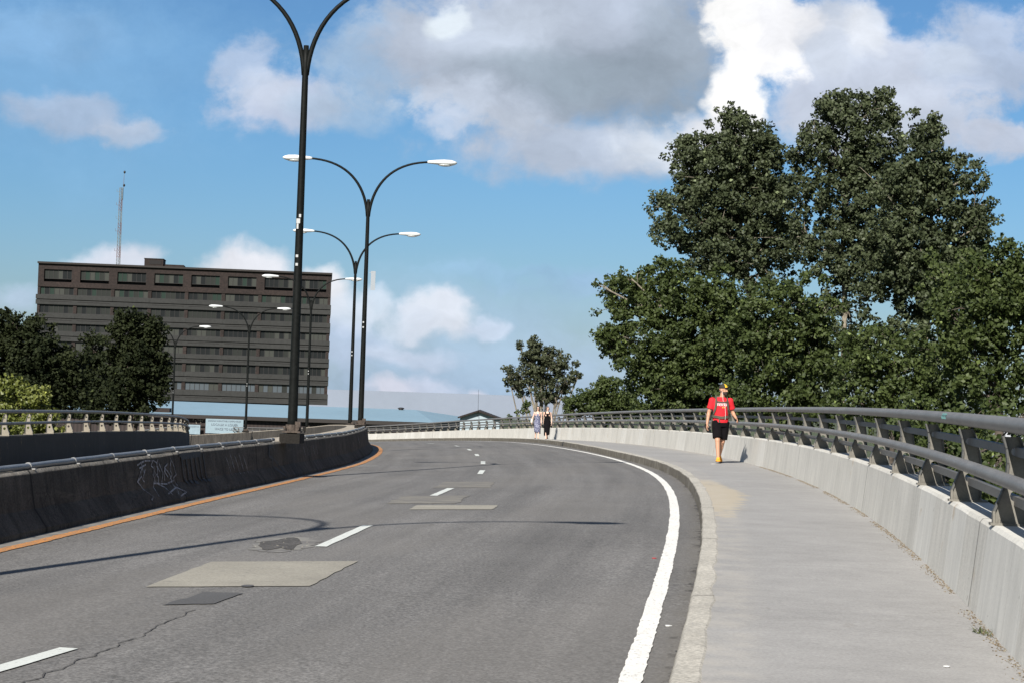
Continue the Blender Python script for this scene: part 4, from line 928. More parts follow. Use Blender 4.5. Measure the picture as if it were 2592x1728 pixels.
# ------------------------------------------------------------------ trees
TREES = {'poplar_left':{'trunk':[12.79,91],'lobes':[[11.12,91.0,22.52,0.94,0.84,0.71,0.8],[8.48,91.0,20.86,0.76,0.68,0.62,0.7],[11.0,91.0,19.04,2.67,2.41,2.56,0.6],[11.09,91.0,16.13,2.9,2.61,2.01,0.6],[7.45,91.0,18.02,0.71,0.64,0.49,0.6],[12.39,91.0,21.22,1.07,0.96,0.8,0.8],[11.38,91.0,21.3,1.89,1.7,1.78,1.0],[10.09,91.0,19.68,2.34,2.11,2.12,1.0],[12.77,91.0,19.77,1.56,1.4,1.67,1.0],[8.94,90.0,17.3,2.09,1.88,1.65,1.0],[11.94,91.0,17.5,2.56,2.31,2.23,1.0],[13.19,91.0,16.64,1.23,1.1,1.78,1.0],[10.1,90.0,15.34,1.87,1.69,1.32,0.8],[12.9,91.0,15.07,1.78,1.6,1.23,0.7],[8.08,90.0,16.27,0.88,0.79,0.77,0.8],[9.16,91.0,20.77,1.11,1.0,1.0,0.9]]},'poplar_mid':{'trunk':[16.36,86],'lobes':[[13.9,87.0,18.45,0.89,0.81,1.7,0.62],[14.11,87.0,16.31,0.96,0.86,1.49,0.5],[13.78,87.0,20.38,0.55,0.5,0.77,0.6],[16.31,86.0,10.8,2.32,2.09,1.9,0.55],[15.32,86.0,8.66,1.9,1.71,1.26,0.6],[17.37,86.0,18.66,1.68,1.52,2.32,0.8],[16.25,86.0,12.91,1.47,1.33,1.26,0.5],[16.41,86.0,15.03,2.32,2.09,1.68,0.7],[15.03,86.0,22.73,0.84,0.76,0.59,0.8],[17.35,86.0,23.02,0.76,0.68,0.46,0.8],[16.11,86.0,22.02,2.0,1.8,1.26,1],[15.31,86.0,20.29,1.79,1.61,1.47,1.0],[17.32,86.0,20.36,1.68,1.52,1.68,1.0],[16.11,86.0,18.2,2.32,2.09,1.68,1.0],[17.22,86.0,16.33,2.0,1.8,1.47,1.0],[15.12,86.0,15.83,1.26,1.14,1.26,0.7],[15.8,86.0,14.16,1.37,1.23,0.95,0.5],[17.69,86.0,22.28,0.74,0.66,0.95,0.9],[14.29,86.0,21.32,0.59,0.53,0.88,0.7]]},'poplar_right':{'trunk':[18.2,80],'lobes':[[16.95,79.0,16.85,1.74,1.57,2.52,0.7],[17.4,79.0,14.54,2.32,2.09,1.74,1.0],[18.97,79.0,13.81,2.13,1.92,1.55,1.0],[18.41,79.0,20.51,0.66,0.59,0.58,0.8],[19.24,79.0,18.49,0.97,0.87,1.16,0.8],[20.09,79.0,15.4,1.35,1.22,1.74,0.8],[18.24,79.0,19.43,1.16,1.04,1.45,1.0],[17.5,79.0,18.04,1.55,1.39,1.35,1.0],[18.88,79.0,17.11,1.64,1.48,1.55,1.0],[17.96,79.0,15.33,2.13,1.92,1.55,1.0],[19.71,79.0,15.0,1.45,1.31,1.35,1.0],[20.46,78.0,17.06,0.8,0.72,0.96,0.8],[20.05,78.0,18.39,0.53,0.48,0.76,0.8],[20.39,78.0,16.1,0.76,0.69,0.57,0.6],[17.85,80.0,13.45,2.35,2.12,1.57,0.8],[19.57,79.0,12.86,1.64,1.48,1.55,1.0],[18.45,79.0,11.27,2.13,1.92,1.35,0.8]]},'poplar_far_right':{'trunk':[17.14,62],'lobes':[[16.08,66.0,10.27,1.29,1.16,1.13,0.8],[17.45,62.0,13.41,0.61,0.55,0.52,0.9],[16.45,64.0,13.37,0.63,0.56,0.53,0.8],[16.03,64.0,11.16,1.25,1.13,1.25,1.0],[16.17,66.0,12.7,1.13,1.02,1.13,0.7],[17.03,62.0,11.87,1.37,1.23,1.37,1.0],[16.86,62.0,12.93,0.91,0.82,0.91,1.0],[16.28,62.0,11.69,1.14,1.02,1.21,1.0],[17.7,62.0,12.5,0.91,0.82,1.21,1.0],[17.36,62.0,10.82,1.21,1.09,1.29,1.0],[16.17,62.0,9.86,1.21,1.09,1.21,1.0],[17.86,62.0,9.31,1.06,0.96,1.06,1.0],[16.66,62.0,8.59,1.21,1.09,0.76,1.0],[19.19,62.0,10.88,1.06,0.96,1.67,1.0],[18.93,62.0,8.74,1.06,0.96,1.06,1.0]]},'bushy_left':{'trunk':[9.26,84],'lobes':[[9.54,84.0,10.94,2.67,2.41,2.26,1.0],[7.94,84.0,9.44,2.26,2.04,1.85,1.0],[5.54,84.0,13.69,0.7,0.63,0.53,0.6],[4.22,84.0,13.24,0.62,0.56,0.49,0.5],[7.99,84.0,7.8,1.65,1.48,0.72,1.0],[6.46,85.0,13.37,1.77,1.59,0.94,0.8],[5.02,85.0,12.49,1.08,0.97,1.21,0.75],[7.54,84.0,12.52,1.95,1.76,1.54,1.0],[9.49,84.0,12.59,1.95,1.76,1.54,1.0],[6.05,84.0,10.82,1.95,1.76,1.54,1.0],[8.32,84.0,10.49,2.26,2.04,1.75,1.0],[4.61,84.0,10.57,0.66,0.59,1.13,0.55],[7.14,84.0,8.8,1.65,1.48,1.23,1.0],[9.4,84.0,8.67,2.06,1.85,1.44,1.0],[7.47,85.0,14.24,1.35,1.22,0.73,0.8],[10.58,84.0,10.56,1.65,1.48,1.65,1.0],[6.3,84.0,9.39,0.93,0.83,0.93,0.8]]},'bushy_mid':{'trunk':[12.09,76],'lobes':[[11.56,76.0,12.43,1.68,1.51,1.21,1.0],[10.48,76.0,11.09,1.68,1.51,1.49,1.0],[12.54,76.0,10.97,1.77,1.59,1.4,1.0],[10.91,76.0,9.24,1.77,1.59,1.49,1.0],[12.78,76.0,9.12,1.77,1.59,1.4,1.0],[13.44,76.0,12.12,0.93,0.84,0.84,0.7],[10.2,76.0,7.92,1.68,1.51,0.93,1.0],[12.44,76.0,7.8,1.68,1.51,0.93,1.0]]},'bushy_right':{'trunk':[15.33,72],'lobes':[[14.2,72.0,9.84,1.5,1.35,1.06,0.75],[15.8,72.0,9.54,1.59,1.43,1.23,1.0],[13.89,72.0,8.41,1.5,1.35,1.06,1.0],[15.66,72.0,8.12,1.59,1.43,1.06,1.0],[17.39,72.0,9.41,1.41,1.27,1.32,1.0],[17.78,72.0,8.01,1.59,1.43,1.06,1.0],[14.73,73.0,10.77,1.25,1.13,0.72,0.5]]},'shrub_right':{'trunk':[10.61,40],'lobes':[[11.05,46.0,6.65,0.9,0.81,0.56,1.0],[10.55,38.0,5.82,0.74,0.67,0.56,1.0],[11.37,50.0,7.73,0.86,0.77,0.49,1.0],[11.71,55.0,7.34,0.81,0.73,0.4,1.0],[10.88,44.0,7.26,0.97,0.87,0.65,1.0],[10.88,40.0,6.87,0.93,0.84,0.69,1.0],[11.41,44.0,7.7,0.86,0.78,0.54,1.0],[10.43,36.0,6.39,0.79,0.71,0.71,1.0],[10.08,38.0,6.08,0.84,0.75,0.56,1.0],[11.16,48.0,7.28,0.94,0.85,0.47,1.0],[12.65,42.0,7.47,0.62,0.56,0.62,1.0],[11.92,42.0,7.75,0.72,0.65,0.51,0.45]]},'thin':{'trunk':[2.33,128],'lobes':[[2.23,128.0,9.87,1.94,1.75,1.94,0.2],[1.58,128.0,10.48,1.25,1.13,1.25,0.37],[3.51,128.0,8.97,1.25,1.13,1.25,0.31],[0.54,128.0,8.87,1.07,0.96,0.82,0.31],[2.66,128.0,10.98,0.75,0.68,0.69,0.37],[1.47,128.0,11.04,1.03,0.93,0.94,0.43],[0.52,128.0,9.44,0.88,0.79,0.75,0.28],[2.07,128.0,9.87,1.13,1.02,1.07,0.46],[3.62,128.0,10.39,0.82,0.73,0.94,0.4],[3.97,128.0,9.36,0.88,0.79,0.94,0.34],[2.59,128.0,8.32,1.0,0.9,0.88,0.34],[0.71,128.0,8.5,0.63,0.56,0.47,0.22],[3.39,128.0,7.87,0.82,0.73,0.69,0.28],[0.6,128.0,11.61,0.28,0.25,0.25,0.37],[-0.28,128.0,9.85,0.31,0.28,0.28,0.31],[4.75,128.0,9.64,0.28,0.25,0.28,0.31],[1.54,128.0,11.89,0.28,0.25,0.31,0.56],[1.26,128.0,8.9,0.63,0.56,0.5,0.31]]},'low_bush':{'trunk':[6.02,112],'lobes':[[6.25,112.0,8.27,1.51,1.36,0.93,1.0],[4.9,112.0,7.54,1.37,1.23,0.82,1.0],[7.37,112.0,7.49,1.51,1.36,0.71,1.0],[5.96,112.0,8.67,0.88,0.79,0.88,1.0],[4.75,112.0,7.87,1.15,1.04,0.77,1.0],[6.95,112.0,7.75,1.23,1.11,0.77,1.0],[5.73,112.0,7.16,1.92,1.73,0.69,1.0],[7.93,112.0,7.23,1.23,1.11,0.49,1.0],[3.81,112.0,7.23,0.55,0.49,0.55,0.8]]},'sapling':{'trunk':[1.07,118],'lobes':[[1.1,118.0,7.09,0.29,0.26,0.46,0.8],[0.56,118.0,6.73,0.29,0.26,0.26,0.5],[-0.01,118.0,6.54,0.17,0.16,0.2,0.5]]},'dark_left':{'trunk':[-22.8,84],'lobes':[[-22.28,84.0,8.44,1.85,1.67,1.85,1.0],[-21.25,84.0,8.47,0.82,0.74,1.44,1.0],[-20.72,84.0,8.08,0.93,0.83,1.23,1.0],[-23.36,84.0,9.85,1.23,1.11,0.93,1.0],[-24.41,84.0,10.22,1.03,0.93,1.03,1.0],[-23.8,84.0,10.35,0.78,0.7,0.78,1.0],[-22.53,84.0,9.67,1.23,1.11,1.23,1.0],[-23.73,84.0,8.8,1.23,1.11,1.44,1.0],[-21.87,84.0,8.66,1.13,1.02,1.13,1.0],[-22.85,84.0,7.39,1.85,1.67,1.23,1.0],[-25.38,84.0,8.95,1.65,1.48,1.85,1.0],[-21.22,84.0,7.65,0.82,0.74,1.03,1.0]]},'dark_mid':{'trunk':[-23.01,97],'lobes':[[-22.81,97.0,9.79,0.9,0.81,1.0,1.0],[-23.47,97.0,8.58,0.95,0.86,1.07,1.0],[-22.38,97.0,8.14,1.31,1.18,1.43,1.0],[-23.52,97.0,6.92,1.31,1.18,0.95,1.0],[-22.09,97.0,6.73,1.19,1.07,0.83,1.0]]},'dark_right':{'trunk':[-19.25,91],'lobes':[[-18.79,91.0,8.65,1.45,1.3,1.56,1.0],[-19.49,91.0,9.52,1.34,1.2,1.34,1.0],[-19.79,91.0,11.3,0.56,0.5,0.49,1.0],[-18.56,91.0,11.23,0.49,0.44,0.4,0.8],[-19.83,91.0,6.84,1.56,1.4,0.78,1.0],[-19.54,91.0,10.75,0.8,0.72,0.94,1.0],[-18.3,91.0,10.46,0.71,0.64,0.89,1.0],[-18.93,91.0,9.32,1.29,1.16,1.34,1.0],[-18.33,91.0,8.34,0.89,0.8,1.0,1.0],[-19.65,91.0,7.96,1.23,1.1,1.34,1.0],[-18.95,91.0,7.09,1.23,1.1,0.78,1.0],[-17.77,91.0,8.69,0.31,0.28,1.34,0.7],[-17.83,91.0,8.02,0.49,0.44,0.36,0.8],[-20.32,91.0,10.61,0.4,0.36,0.56,0.8]]},'yellow':{'trunk':[-16.95,62],'lobes':[[-17.36,62.0,7.76,0.52,0.46,0.39,1.0],[-16.33,62.0,7.34,0.46,0.41,0.36,1.0],[-17.24,62.0,7.46,0.58,0.52,0.49,1.0],[-16.46,62.0,7.03,0.58,0.52,0.46,1.0],[-17.59,62.0,6.77,0.76,0.68,0.53,1.0],[-16.82,62.0,6.34,1.06,0.96,0.53,1.0],[-15.9,62.0,6.29,0.76,0.68,0.46,1.0],[-18.02,62.0,6.15,0.91,0.82,0.61,1.0]]}}
def leafmat(nm, c, c2, rough=.42, tr=.25, spec=.5):
    m_ = bpy.data.materials.new(nm); m_.use_nodes = True; nt_ = m_.node_tree; n_ = N(nt_); nt_.nodes.clear()
    g = n_.node('ShaderNodeNewGeometry'); o = n_.node('ShaderNodeOutputMaterial')
    cl = n_.noise(g.outputs['Position'], .55, 3, .6)
    k = n_.m('ADD', n_.m('MULTIPLY', g.outputs['Random Per Island'], .55), n_.lin(cl, .35, .65, 0, .45))
    c_ = n_.mix(k, (*c, 1), (*c2, 1))
    c_ = n_.mix(n_.ss(g.outputs['Random Per Island'], .988, .994), c_, (*[v * 2.2 for v in c2], 1))
    p = n_.node('ShaderNodeBsdfPrincipled'); n_.put(p.inputs['Base Color'], c_); p.inputs['Roughness'].default_value = rough; p.inputs['Specular IOR Level'].default_value = spec
    t = n_.node('ShaderNodeBsdfTranslucent'); n_.put(t.inputs[0], n_.scale(c_, 1.2))
    mx = n_.node('ShaderNodeMixShader'); mx.inputs[0].default_value = tr
    nt_.links.new(p.outputs[0], mx.inputs[1]); nt_.links.new(t.outputs[0], mx.inputs[2]); nt_.links.new(mx.outputs[0], o.inputs[0])
    MATS[nm] = m_
leafmat('leaf_poplar', (.034, .046, .021), (.098, .118, .058), .55, .22, .32)
leafmat('leaf_bushy', (.030, .047, .013), (.096, .124, .038), .55, .28, .32)
leafmat('leaf_thin', (.042, .050, .026), (.095, .108, .056), .55, .25, .3)
leafmat('leaf_shaded', (.008, .013, .005), (.030, .037, .014), .7, .12, .15)  # cloud shade over the left trees put into the leaf colour
leafmat('leaf_yellow', (.10, .125, .025), (.22, .235, .055), .5, .3)
mat('bark_grey', rough=.95, fn=lambda n_, uv, P_: speckle(n_, P_, (.20, .175, .135), .3, 6, 1.2, .35))
mat('bark_dark', rough=.95, fn=lambda n_, uv, P_: speckle(n_, P_, (.075, .060, .048), .3, 6, 1.2, .3))
def tree(name, key, label, leaf, bark, seed, rc=.33, per=46, ls=.15, k_dens=3.7, brown=.988, fan=False, trunk_r=.3, group=None, cat='tree', limb_r=.5, branchy=1):
    rs = np.random.RandomState(seed); rd = random.Random(seed); T_ = TREES[key]; tx, ty = T_['trunk']
    root = empty(name, (tx, ty, 0)); tag(root, label, cat, group); O_ = np.array([tx, ty, 0.])
    lobes = T_['lobes']; cents = []; tips = []
    for (x_, y_, z_, a, b, c, dn) in lobes:
        nc = max(4, int(dn * k_dens * a * c / (rc * rc)))
        if b < a * .8: b = a * .8
        d = rs.normal(size=(nc, 3)); d /= np.linalg.norm(d, axis=1)[:, None]
        r_ = .30 + .72 * np.sqrt(rs.rand(nc)); 
        wob = np.array([mnoise.noise(Vector(q * 3.4) + Vector((x_, y_, z_))) for q in d]) * .70 + .97
        p = d * (r_ * wob)[:, None] * np.array([a, b, c]) + np.array([x_, y_, z_]); cents.append(p)
        tips.append((np.array([x_, y_, z_]), p[rs.choice(nc, min(nc, int(7 * branchy) + 2), replace=False)], max(a, c)))
    C_ = np.concatenate(cents); C_ = C_[C_[:, 2] > .5]; nc = len(C_)
    siz = rc * (.55 + .8 * rs.rand(nc)); cnt = np.maximum((per * (siz / rc) ** 2 * (.6 + .8 * rs.rand(nc))).astype(int), 5)
    idx = np.repeat(np.arange(nc), cnt); n_ = len(idx)
    ax = rs.normal(size=(nc, 3)) * .35 + np.array([0, 0, .0])
    off = rs.normal(size=(n_, 3)); off /= (np.linalg.norm(off, axis=1)[:, None] + 1e-6); off *= (rs.rand(n_)[:, None] ** .45)
    off *= siz[idx][:, None] * np.array([1.05, 1.05, .85]); P_ = C_[idx] + off
    nrm = off * .9 + rs.normal(size=(n_, 3)) * siz[idx][:, None] * .6 + np.array([0, 0, .18]) * siz[idx][:, None]; nrm /= (np.linalg.norm(nrm, axis=1)[:, None] + 1e-9)
    t = np.cross(nrm, rs.normal(size=(n_, 3))); t /= (np.linalg.norm(t, axis=1)[:, None] + 1e-9); u_ = np.cross(nrm, t)
    sz = ls * (.65 + .7 * rs.rand(n_)) * .5; sz = sz[:, None]
    bend = nrm * sz * .35
    V = np.empty((n_, 5, 3)); V[:, 0] = P_ - t * sz * 1.1; V[:, 1] = P_ - t * sz * .25 + u_ * sz * .9 - bend; V[:, 2] = P_ + t * sz * 1.15; V[:, 3] = P_ - t * sz * .25 - u_ * sz * .9 - bend
    V[:, 4] = P_
    V = (V[:, :4] - O_).reshape(-1, 3)
    me = bpy.data.meshes.new('crown'); me.vertices.add(n_ * 4); me.vertices.foreach_set('co', V.ravel().astype(np.float32))
    # two triangles folded along the midrib
    fi = np.arange(n_)[:, None] * 4; tri = np.concatenate([fi + np.array([0, 2, 1]), fi + np.array([0, 3, 2])], 1).reshape(-1)
    me.loops.add(n_ * 6); me.loops.foreach_set('vertex_index', tri.astype(np.int32)); me.polygons.add(n_ * 2)
    me.polygons.foreach_set('loop_start', (np.arange(n_ * 2) * 3).astype(np.int32)); me.polygons.foreach_set('loop_total', np.full(n_ * 2, 3, np.int32))
    me.materials.append(MATS[leaf]); me.update(); me.validate(); link(bpy.data.objects.new('crown', me), root)
    # trunk, limbs towards each lobe, twigs
    zmin = min(l[2] - l[5] for l in lobes); zmax = max(l[2] for l in lobes); mb = MB(); mt = MB()
    cx = np.mean([l[0] for l in lobes]); cy = np.mean([l[1] for l in lobes])
    ztop = zmin + (zmax - zmin) * .75
    tp = [Vector((0, 0, -.2)), Vector((.1, 0, max(zmin, 2.) * .5)), Vector(((cx - tx) * .4, (cy - ty) * .4, max(zmin + .5, 3))), Vector(((cx - tx) * .8, (cy - ty) * .8, ztop))]
    path = []; 
    for i in range(3):
        for k in range(6): path.append(tp[i].lerp(tp[i+1], k / 6.) + Vector((rd.gauss(0, .05), rd.gauss(0, .05), 0)))
    path.append(tp[3]); mt.tube(path, [trunk_r * (1 - .78 * i / (len(path) - 1)) for i in range(len(path))], 12); mt.build('trunk', MATS[bark], root, True)
    for (cc, tp_, rr) in tips:
        c_ = Vector(cc - O_); best = path[rd.randint(4, 9)] if fan else min(path, key=lambda q: (q - c_).length + 1.6 * max(0, q.z - c_.z + .8)); 
        mid = best.lerp(c_, .5) + Vector((rd.gauss(0, .1), 0, -.12 * (c_ - best).length))
        lr = trunk_r * limb_r * .55
        mb.tube([best, best.lerp(mid, .6), mid, mid.lerp(c_, .6), c_], [lr, lr * .8, lr * .65, lr * .5, lr * .35], 7)
        for q in tp_:
            q_ = Vector(q - O_); m2 = c_.lerp(q_, .5) + Vector((rd.gauss(0, .1), rd.gauss(0, .1), rd.gauss(0, .1))) * rr * .3
            mb.tube([mid.lerp(c_, .7), m2, q_], [lr * .32, lr * .22, .008], 5)
    mb.build('limbs', MATS[bark], root, True)
    return root
gp = 'trees beyond the right-hand parapet'; gl = 'trees beyond the left-hand parapet'
tree('poplar', 'poplar_left', 'tall grey-green poplar, left of the two tallest, directly above the man in red', 'leaf_poplar', 'bark_grey', 1, group=gp)
tree('poplar', 'poplar_mid', 'tallest grey-green poplar, its crown topping the whole clump', 'leaf_poplar', 'bark_grey', 2, group=gp)
tree('poplar', 'poplar_right', 'grey-green poplar on the right shoulder of the clump, with a branch reaching right', 'leaf_poplar', 'bark_grey', 3, group=gp)
tree('poplar', 'poplar_far_right', 'broad tree filling the right edge of the view', 'leaf_bushy', 'bark_dark', 4, rc=.32, ls=.135, group=gp)
tree('leafy_tree', 'bushy_left', 'greener bushy tree leaning over the parapet at the left of the clump', 'leaf_bushy', 'bark_grey', 5, group=gp)
tree('leafy_tree', 'bushy_mid', 'rounded green tree below the gap between the two tall poplars', 'leaf_bushy', 'bark_grey', 6, group=gp)
tree('leafy_tree', 'bushy_right', 'dark green tree right of the walking man, low behind the top rail', 'leaf_bushy', 'bark_dark', 7, rc=.34, ls=.145, group=gp)
tree('bush', 'shrub_right', 'nearest leafy bush, showing through the rails at the right edge', 'leaf_bushy', 'bark_dark', 8, rc=.27, ls=.12, per=38, group=gp, cat='bush', trunk_r=.16)
tree('thin_tree', 'thin', 'small airy tree with open branches behind the two women', 'leaf_thin', 'bark_grey', 9, rc=.27, per=40, ls=.15, k_dens=4.6, group=gp, trunk_r=.2, limb_r=.8, branchy=2, fan=True)
tree('bush', 'low_bush', 'low dark green bush between the airy tree and the tall clump', 'leaf_bushy', 'bark_dark', 10, rc=.34, ls=.15, group=gp, cat='bush', trunk_r=.15)
tree('sapling', 'sapling', 'tiny sapling just left of the two women', 'leaf_bushy', 'bark_grey', 11, rc=.2, ls=.13, per=24, group=gp, trunk_r=.06)
tree('dark_tree', 'dark_left', 'dark broad tree at the left edge, before the slab block', 'leaf_shaded', 'bark_dark', 12, group=gl, k_dens=4.2)
tree('dark_tree', 'dark_mid', 'smaller dark tree between two larger dark ones', 'leaf_shaded', 'bark_dark', 13, group=gl, k_dens=4.2)
tree('dark_tree', 'dark_right', 'dark tree whose crown stands against the middle of the slab block', 'leaf_shaded', 'bark_dark', 14, group=gl, k_dens=4.2)
tree('bush', 'yellow', 'sunlit yellow-green bush at the left edge behind the cream brackets', 'leaf_yellow', 'bark_dark', 15, rc=.28, ls=.12, group=gl, cat='bush', trunk_r=.12)
# ------------------------------------------------------------------ people
mat('skin_tan', (.50, .27, .17), .55); mat('skin_pale', (.72, .47, .36), .55)
mat('shirt_red', rough=.85, fn=lambda n_, uv, P_: speckle(n_, P_, (.62, .012, .022), .05, 90, 9, .14))
mat('cloth_black', rough=1., spec=.1, fn=lambda n_, uv, P_: speckle(n_, P_, (.007, .006, .007), .1, 60, 9, .2))
mat('olive_web', rough=.9, fn=lambda n_, uv, P_: speckle(n_, P_, (.085, .075, .055), .15, 90, 9, .2))
mat('shoe_orange', (.85, .36, .03), .6); mat('shoe_sole', (.08, .06, .05), .8)
mat('cap_dark', (.028, .024, .020), .85); mat('cap_yellow', (.88, .50, .02), .8)
mat('hair_dark', (.022, .015, .012), .7); mat('hair_brown', (.10, .062, .042), .7); mat('beard', (.045, .028, .026), .9)
mat('glasses', (.01, .01, .012), .2); mat('lip', (.35, .12, .10), .6); mat('eye_white', (.7, .68, .65), .3)
mat('print_white', (.85, .84, .82), .8); mat('print_gold', (.75, .42, .08), .8); mat('cord_white', (.8, .75, .72), .6)
mat('dress_blue', rough=.9, fn=lambda n_, uv, P_: n_.mix(n_.ss(n_.noise(P_, 26, 3, .6), .46, .58), (.060, .065, .13, 1), (.30, .31, .40, 1)))
mat('bag_white', (.82, .78, .68), .8)
def organic(mb, name, m_, parent, vox=.009, sm=2):
    o = mb.build(name, m_, parent, True)
    r_ = o.modifiers.new('remesh', 'REMESH'); r_.mode = 'VOXEL'; r_.voxel_size = vox; r_.use_smooth_shade = True
    s_ = o.modifiers.new('smooth', 'SMOOTH'); s_.iterations = sm; s_.factor = .5
    return o
def ell(cx, cy, z, rx, ry, k=24): return [Vector((cx + rx * math.cos(2*math.pi*i/k), cy + ry * math.sin(2*math.pi*i/k), z)) for i in range(k)]
def stack(mb, rows, k=24): mb.loft([ell(c[0], c[1], c[2], c[3], c[4], k) for c in rows])
def hand(mb, wrist, d, side, palm_n, sc=1.):
    """palm plus four curled fingers of unequal length and a thumb from its side; d: hand direction, palm_n: palm normal"""
    d = Vector(d).normalized(); pn = Vector(palm_n); pn = (pn - d * pn.dot(d)).normalized(); a = d.cross(pn).normalized() * side
    W_ = Vector(wrist); pc = W_ + d * .05 * sc
    rot = Matrix((a, pn, d)).transposed()
    mb.ball(pc, (.041 * sc, .017 * sc, .054 * sc), rot=rot, nu=12, nv=8)
    for i, L_ in enumerate((.072, .082, .076, .058)):
        b0 = W_ + d * .088 * sc + a * (.030 - .020 * i) * sc; L_ *= sc
        j1 = b0 + d * L_ * .45 + pn * L_ * .12; j2 = j1 + d * L_ * .28 + pn * L_ * .22; j3 = j2 + d * L_ * .10 + pn * L_ * .26
        r_ = (.0098 if i < 3 else .0085) * sc
        mb.capsule(b0 - d * .02, j1, r_, r_ * .95, 8); mb.capsule(j1, j2, r_ * .95, r_ * .88, 8); mb.capsule(j2, j3, r_ * .88, r_ * .8, 8)
    t0 = W_ + d * .03 * sc + a * .028 * sc; t1 = t0 + (a * .028 + d * .026 + pn * .012) * sc; t2 = t1 + (a * .006 + d * .028 + pn * .014) * sc
    mb.capsule(t0, t1, .013 * sc, .011 * sc, 8); mb.capsule(t1, t2, .0105 * sc, .009 * sc, 8)
def head(mb, c, yaw, sc=1., female=False):
    """skull, jaw, nose, ears, neck join; faces -y turned by yaw (towards +x)"""
    Rz = Matrix.Rotation(yaw, 3, 'Z'); C = Vector(c)
    g = lambda x_, y_, z_: C + Rz @ Vector((x_, y_, z_)) * sc
    mb.ball(g(0, .012, .03), (.076 * sc, .095 * sc, .092 * sc), rot=Rz, nu=18, nv=12)
    mb.ball(g(0, -.022, -.045), (.054 * sc, .062 * sc, .062 * sc), rot=Rz, nu=16, nv=10)
    mb.ball(g(0, -.062, -.088), (.024 * sc, .020 * sc, .018 * sc), rot=Rz)
    mb.capsule(g(0, -.082, .012), g(0, -.104, -.026), .010 * sc, .014 * sc, 8)
    for s_ in (-1, 1):
        mb.ball(g(.077 * s_, .012, -.008), (.010 * sc, .018 * sc, .030 * sc), rot=Rz, nu=8, nv=6)
        mb.ball(g(.034 * s_, -.068, -.028), (.022 * sc, .018 * sc, .020 * sc), rot=Rz, nu=8, nv=6)
        mb.ball(g(.013 * s_, -.092, -.028), (.009 * sc, .010 * sc, .008 * sc), rot=Rz, nu=6, nv=5)
    mb.ball(g(0, -.074, .030), (.055 * sc, .022 * sc, .012 * sc), rot=Rz, nu=10, nv=6)
    return g, Rz
def face_parts(body, g, Rz, sc=1., glasses=False, lip=True):
    for s_ in (-1, 1):
        if not glasses:
            mb = MB(); mb.ball(g(.031 * s_, -.078, .010), (.012 * sc, .008 * sc, .006 * sc), rot=Rz, nu=10, nv=6); mb.ball(g(.031 * s_, -.085, .010), (.005 * sc, .003 * sc, .005 * sc), 1, rot=Rz, nu=8, nv=5)
            mb.build('eye', [MATS['eye_white'], MATS['glasses']], body, True)
            mb = MB(); mb.capsule(g(.014 * s_, -.090, .026), g(.048 * s_, -.080, .027), .005 * sc, .004 * sc, 6); mb.build('eyebrow', MATS['hair_dark'], body, True)
    if lip: mb = MB(); mb.ball(g(0, -.083, -.054), (.024 * sc, .008 * sc, .0065 * sc), rot=Rz, nu=12, nv=6); mb.build('mouth', MATS['lip'], body, True)
def foot(mb, ankle, toe_dir, L_=.25, w_=.045, pitch=0., heel_h=.035):
    A = Vector(ankle); t = Vector((toe_dir[0], toe_dir[1], 0)).normalized(); t = (t * math.cos(pitch) - Vector((0, 0, 1)) * math.sin(pitch))
    up = Vector((0, 0, 1)); sd_ = t.cross(up).normalized(); up = sd_.cross(t).normalized()
    h0 = A - t * .05 - up * (A.z * 0 + .075)
    rings = []
    for q, w, h, z in ((-.045, .022, .022, .03), (-.03, .034, .036, .036), (.03, .038, .045, .045), (.10, .043, .036, .036), (.16, .048, .027, .027), (.205, .040, .021, .021), (.235, .018, .012, .014)):
        c = h0 + t * (q / .235 * (L_ - .045) if q > 0 else q) + up * z
        rings.append([c + sd_ * w * w_ / .045 * math.cos(2*math.pi*i/14) + up * h * math.sin(2*math.pi*i/14) for i in range(14)])
    mb.loft(rings); return h0, t, up, sd_

# ---- the man walking towards the camera
MX, MY = 4.83, 40.7; MZ = float(walk_z(MY))
man = empty('person', (MX, MY, MZ)); tag(man, 'man walking in red t-shirt, black shorts, dark cap with yellow front and olive backpack', 'person')
mb = MB()
hipL, hipR = Vector((-.095, .0, .93)), Vector((.095, .02, .93))
kneeL, ankL = Vector((-.078, -.13, .51)), Vector((-.062, -.20, .105))
kneeR, ankR = Vector((.060, .02, .49)), Vector((.035, .27, .155))
for h_, k_, a_ in ((hipL, kneeL, ankL), (hipR, kneeR, ankR)):
    mb.capsule(h_, k_, .098, .060, 16); mb.capsule(k_, a_, .056, .036, 14); c_ = k_.lerp(a_, .28) + Vector((0, .018, 0)); mb.ball(c_, (.053, .056, .11), nu=12, nv=8)
    mb.ball(k_ + Vector((0, -.012, 0)), (.050, .05, .055), nu=12, nv=8)
foot(mb, ankL, (-.15, -1)); foot(mb, ankR, (.1, -1), pitch=.45)
stack(mb, [(0, .01, .86, .10, .08), (0, .01, .90, .155, .11), (0, .005, 1.02, .150, .108), (0, 0, 1.2, .165, .112), (0, 0, 1.34, .185, .115), (0, .01, 1.42, .17, .095), (.005, .015, 1.47, .10, .07), (.01, .012, 1.50, .06, .058)])
shL, elL, wrL = Vector((-.205, .01, 1.42)), Vector((-.275, .02, 1.135)), Vector((-.315, -.045, .885))
shR, elR, wrR = Vector((.205, .01, 1.42)), Vector((.285, .06, 1.150)), Vector((.335, -.11, 1.035))
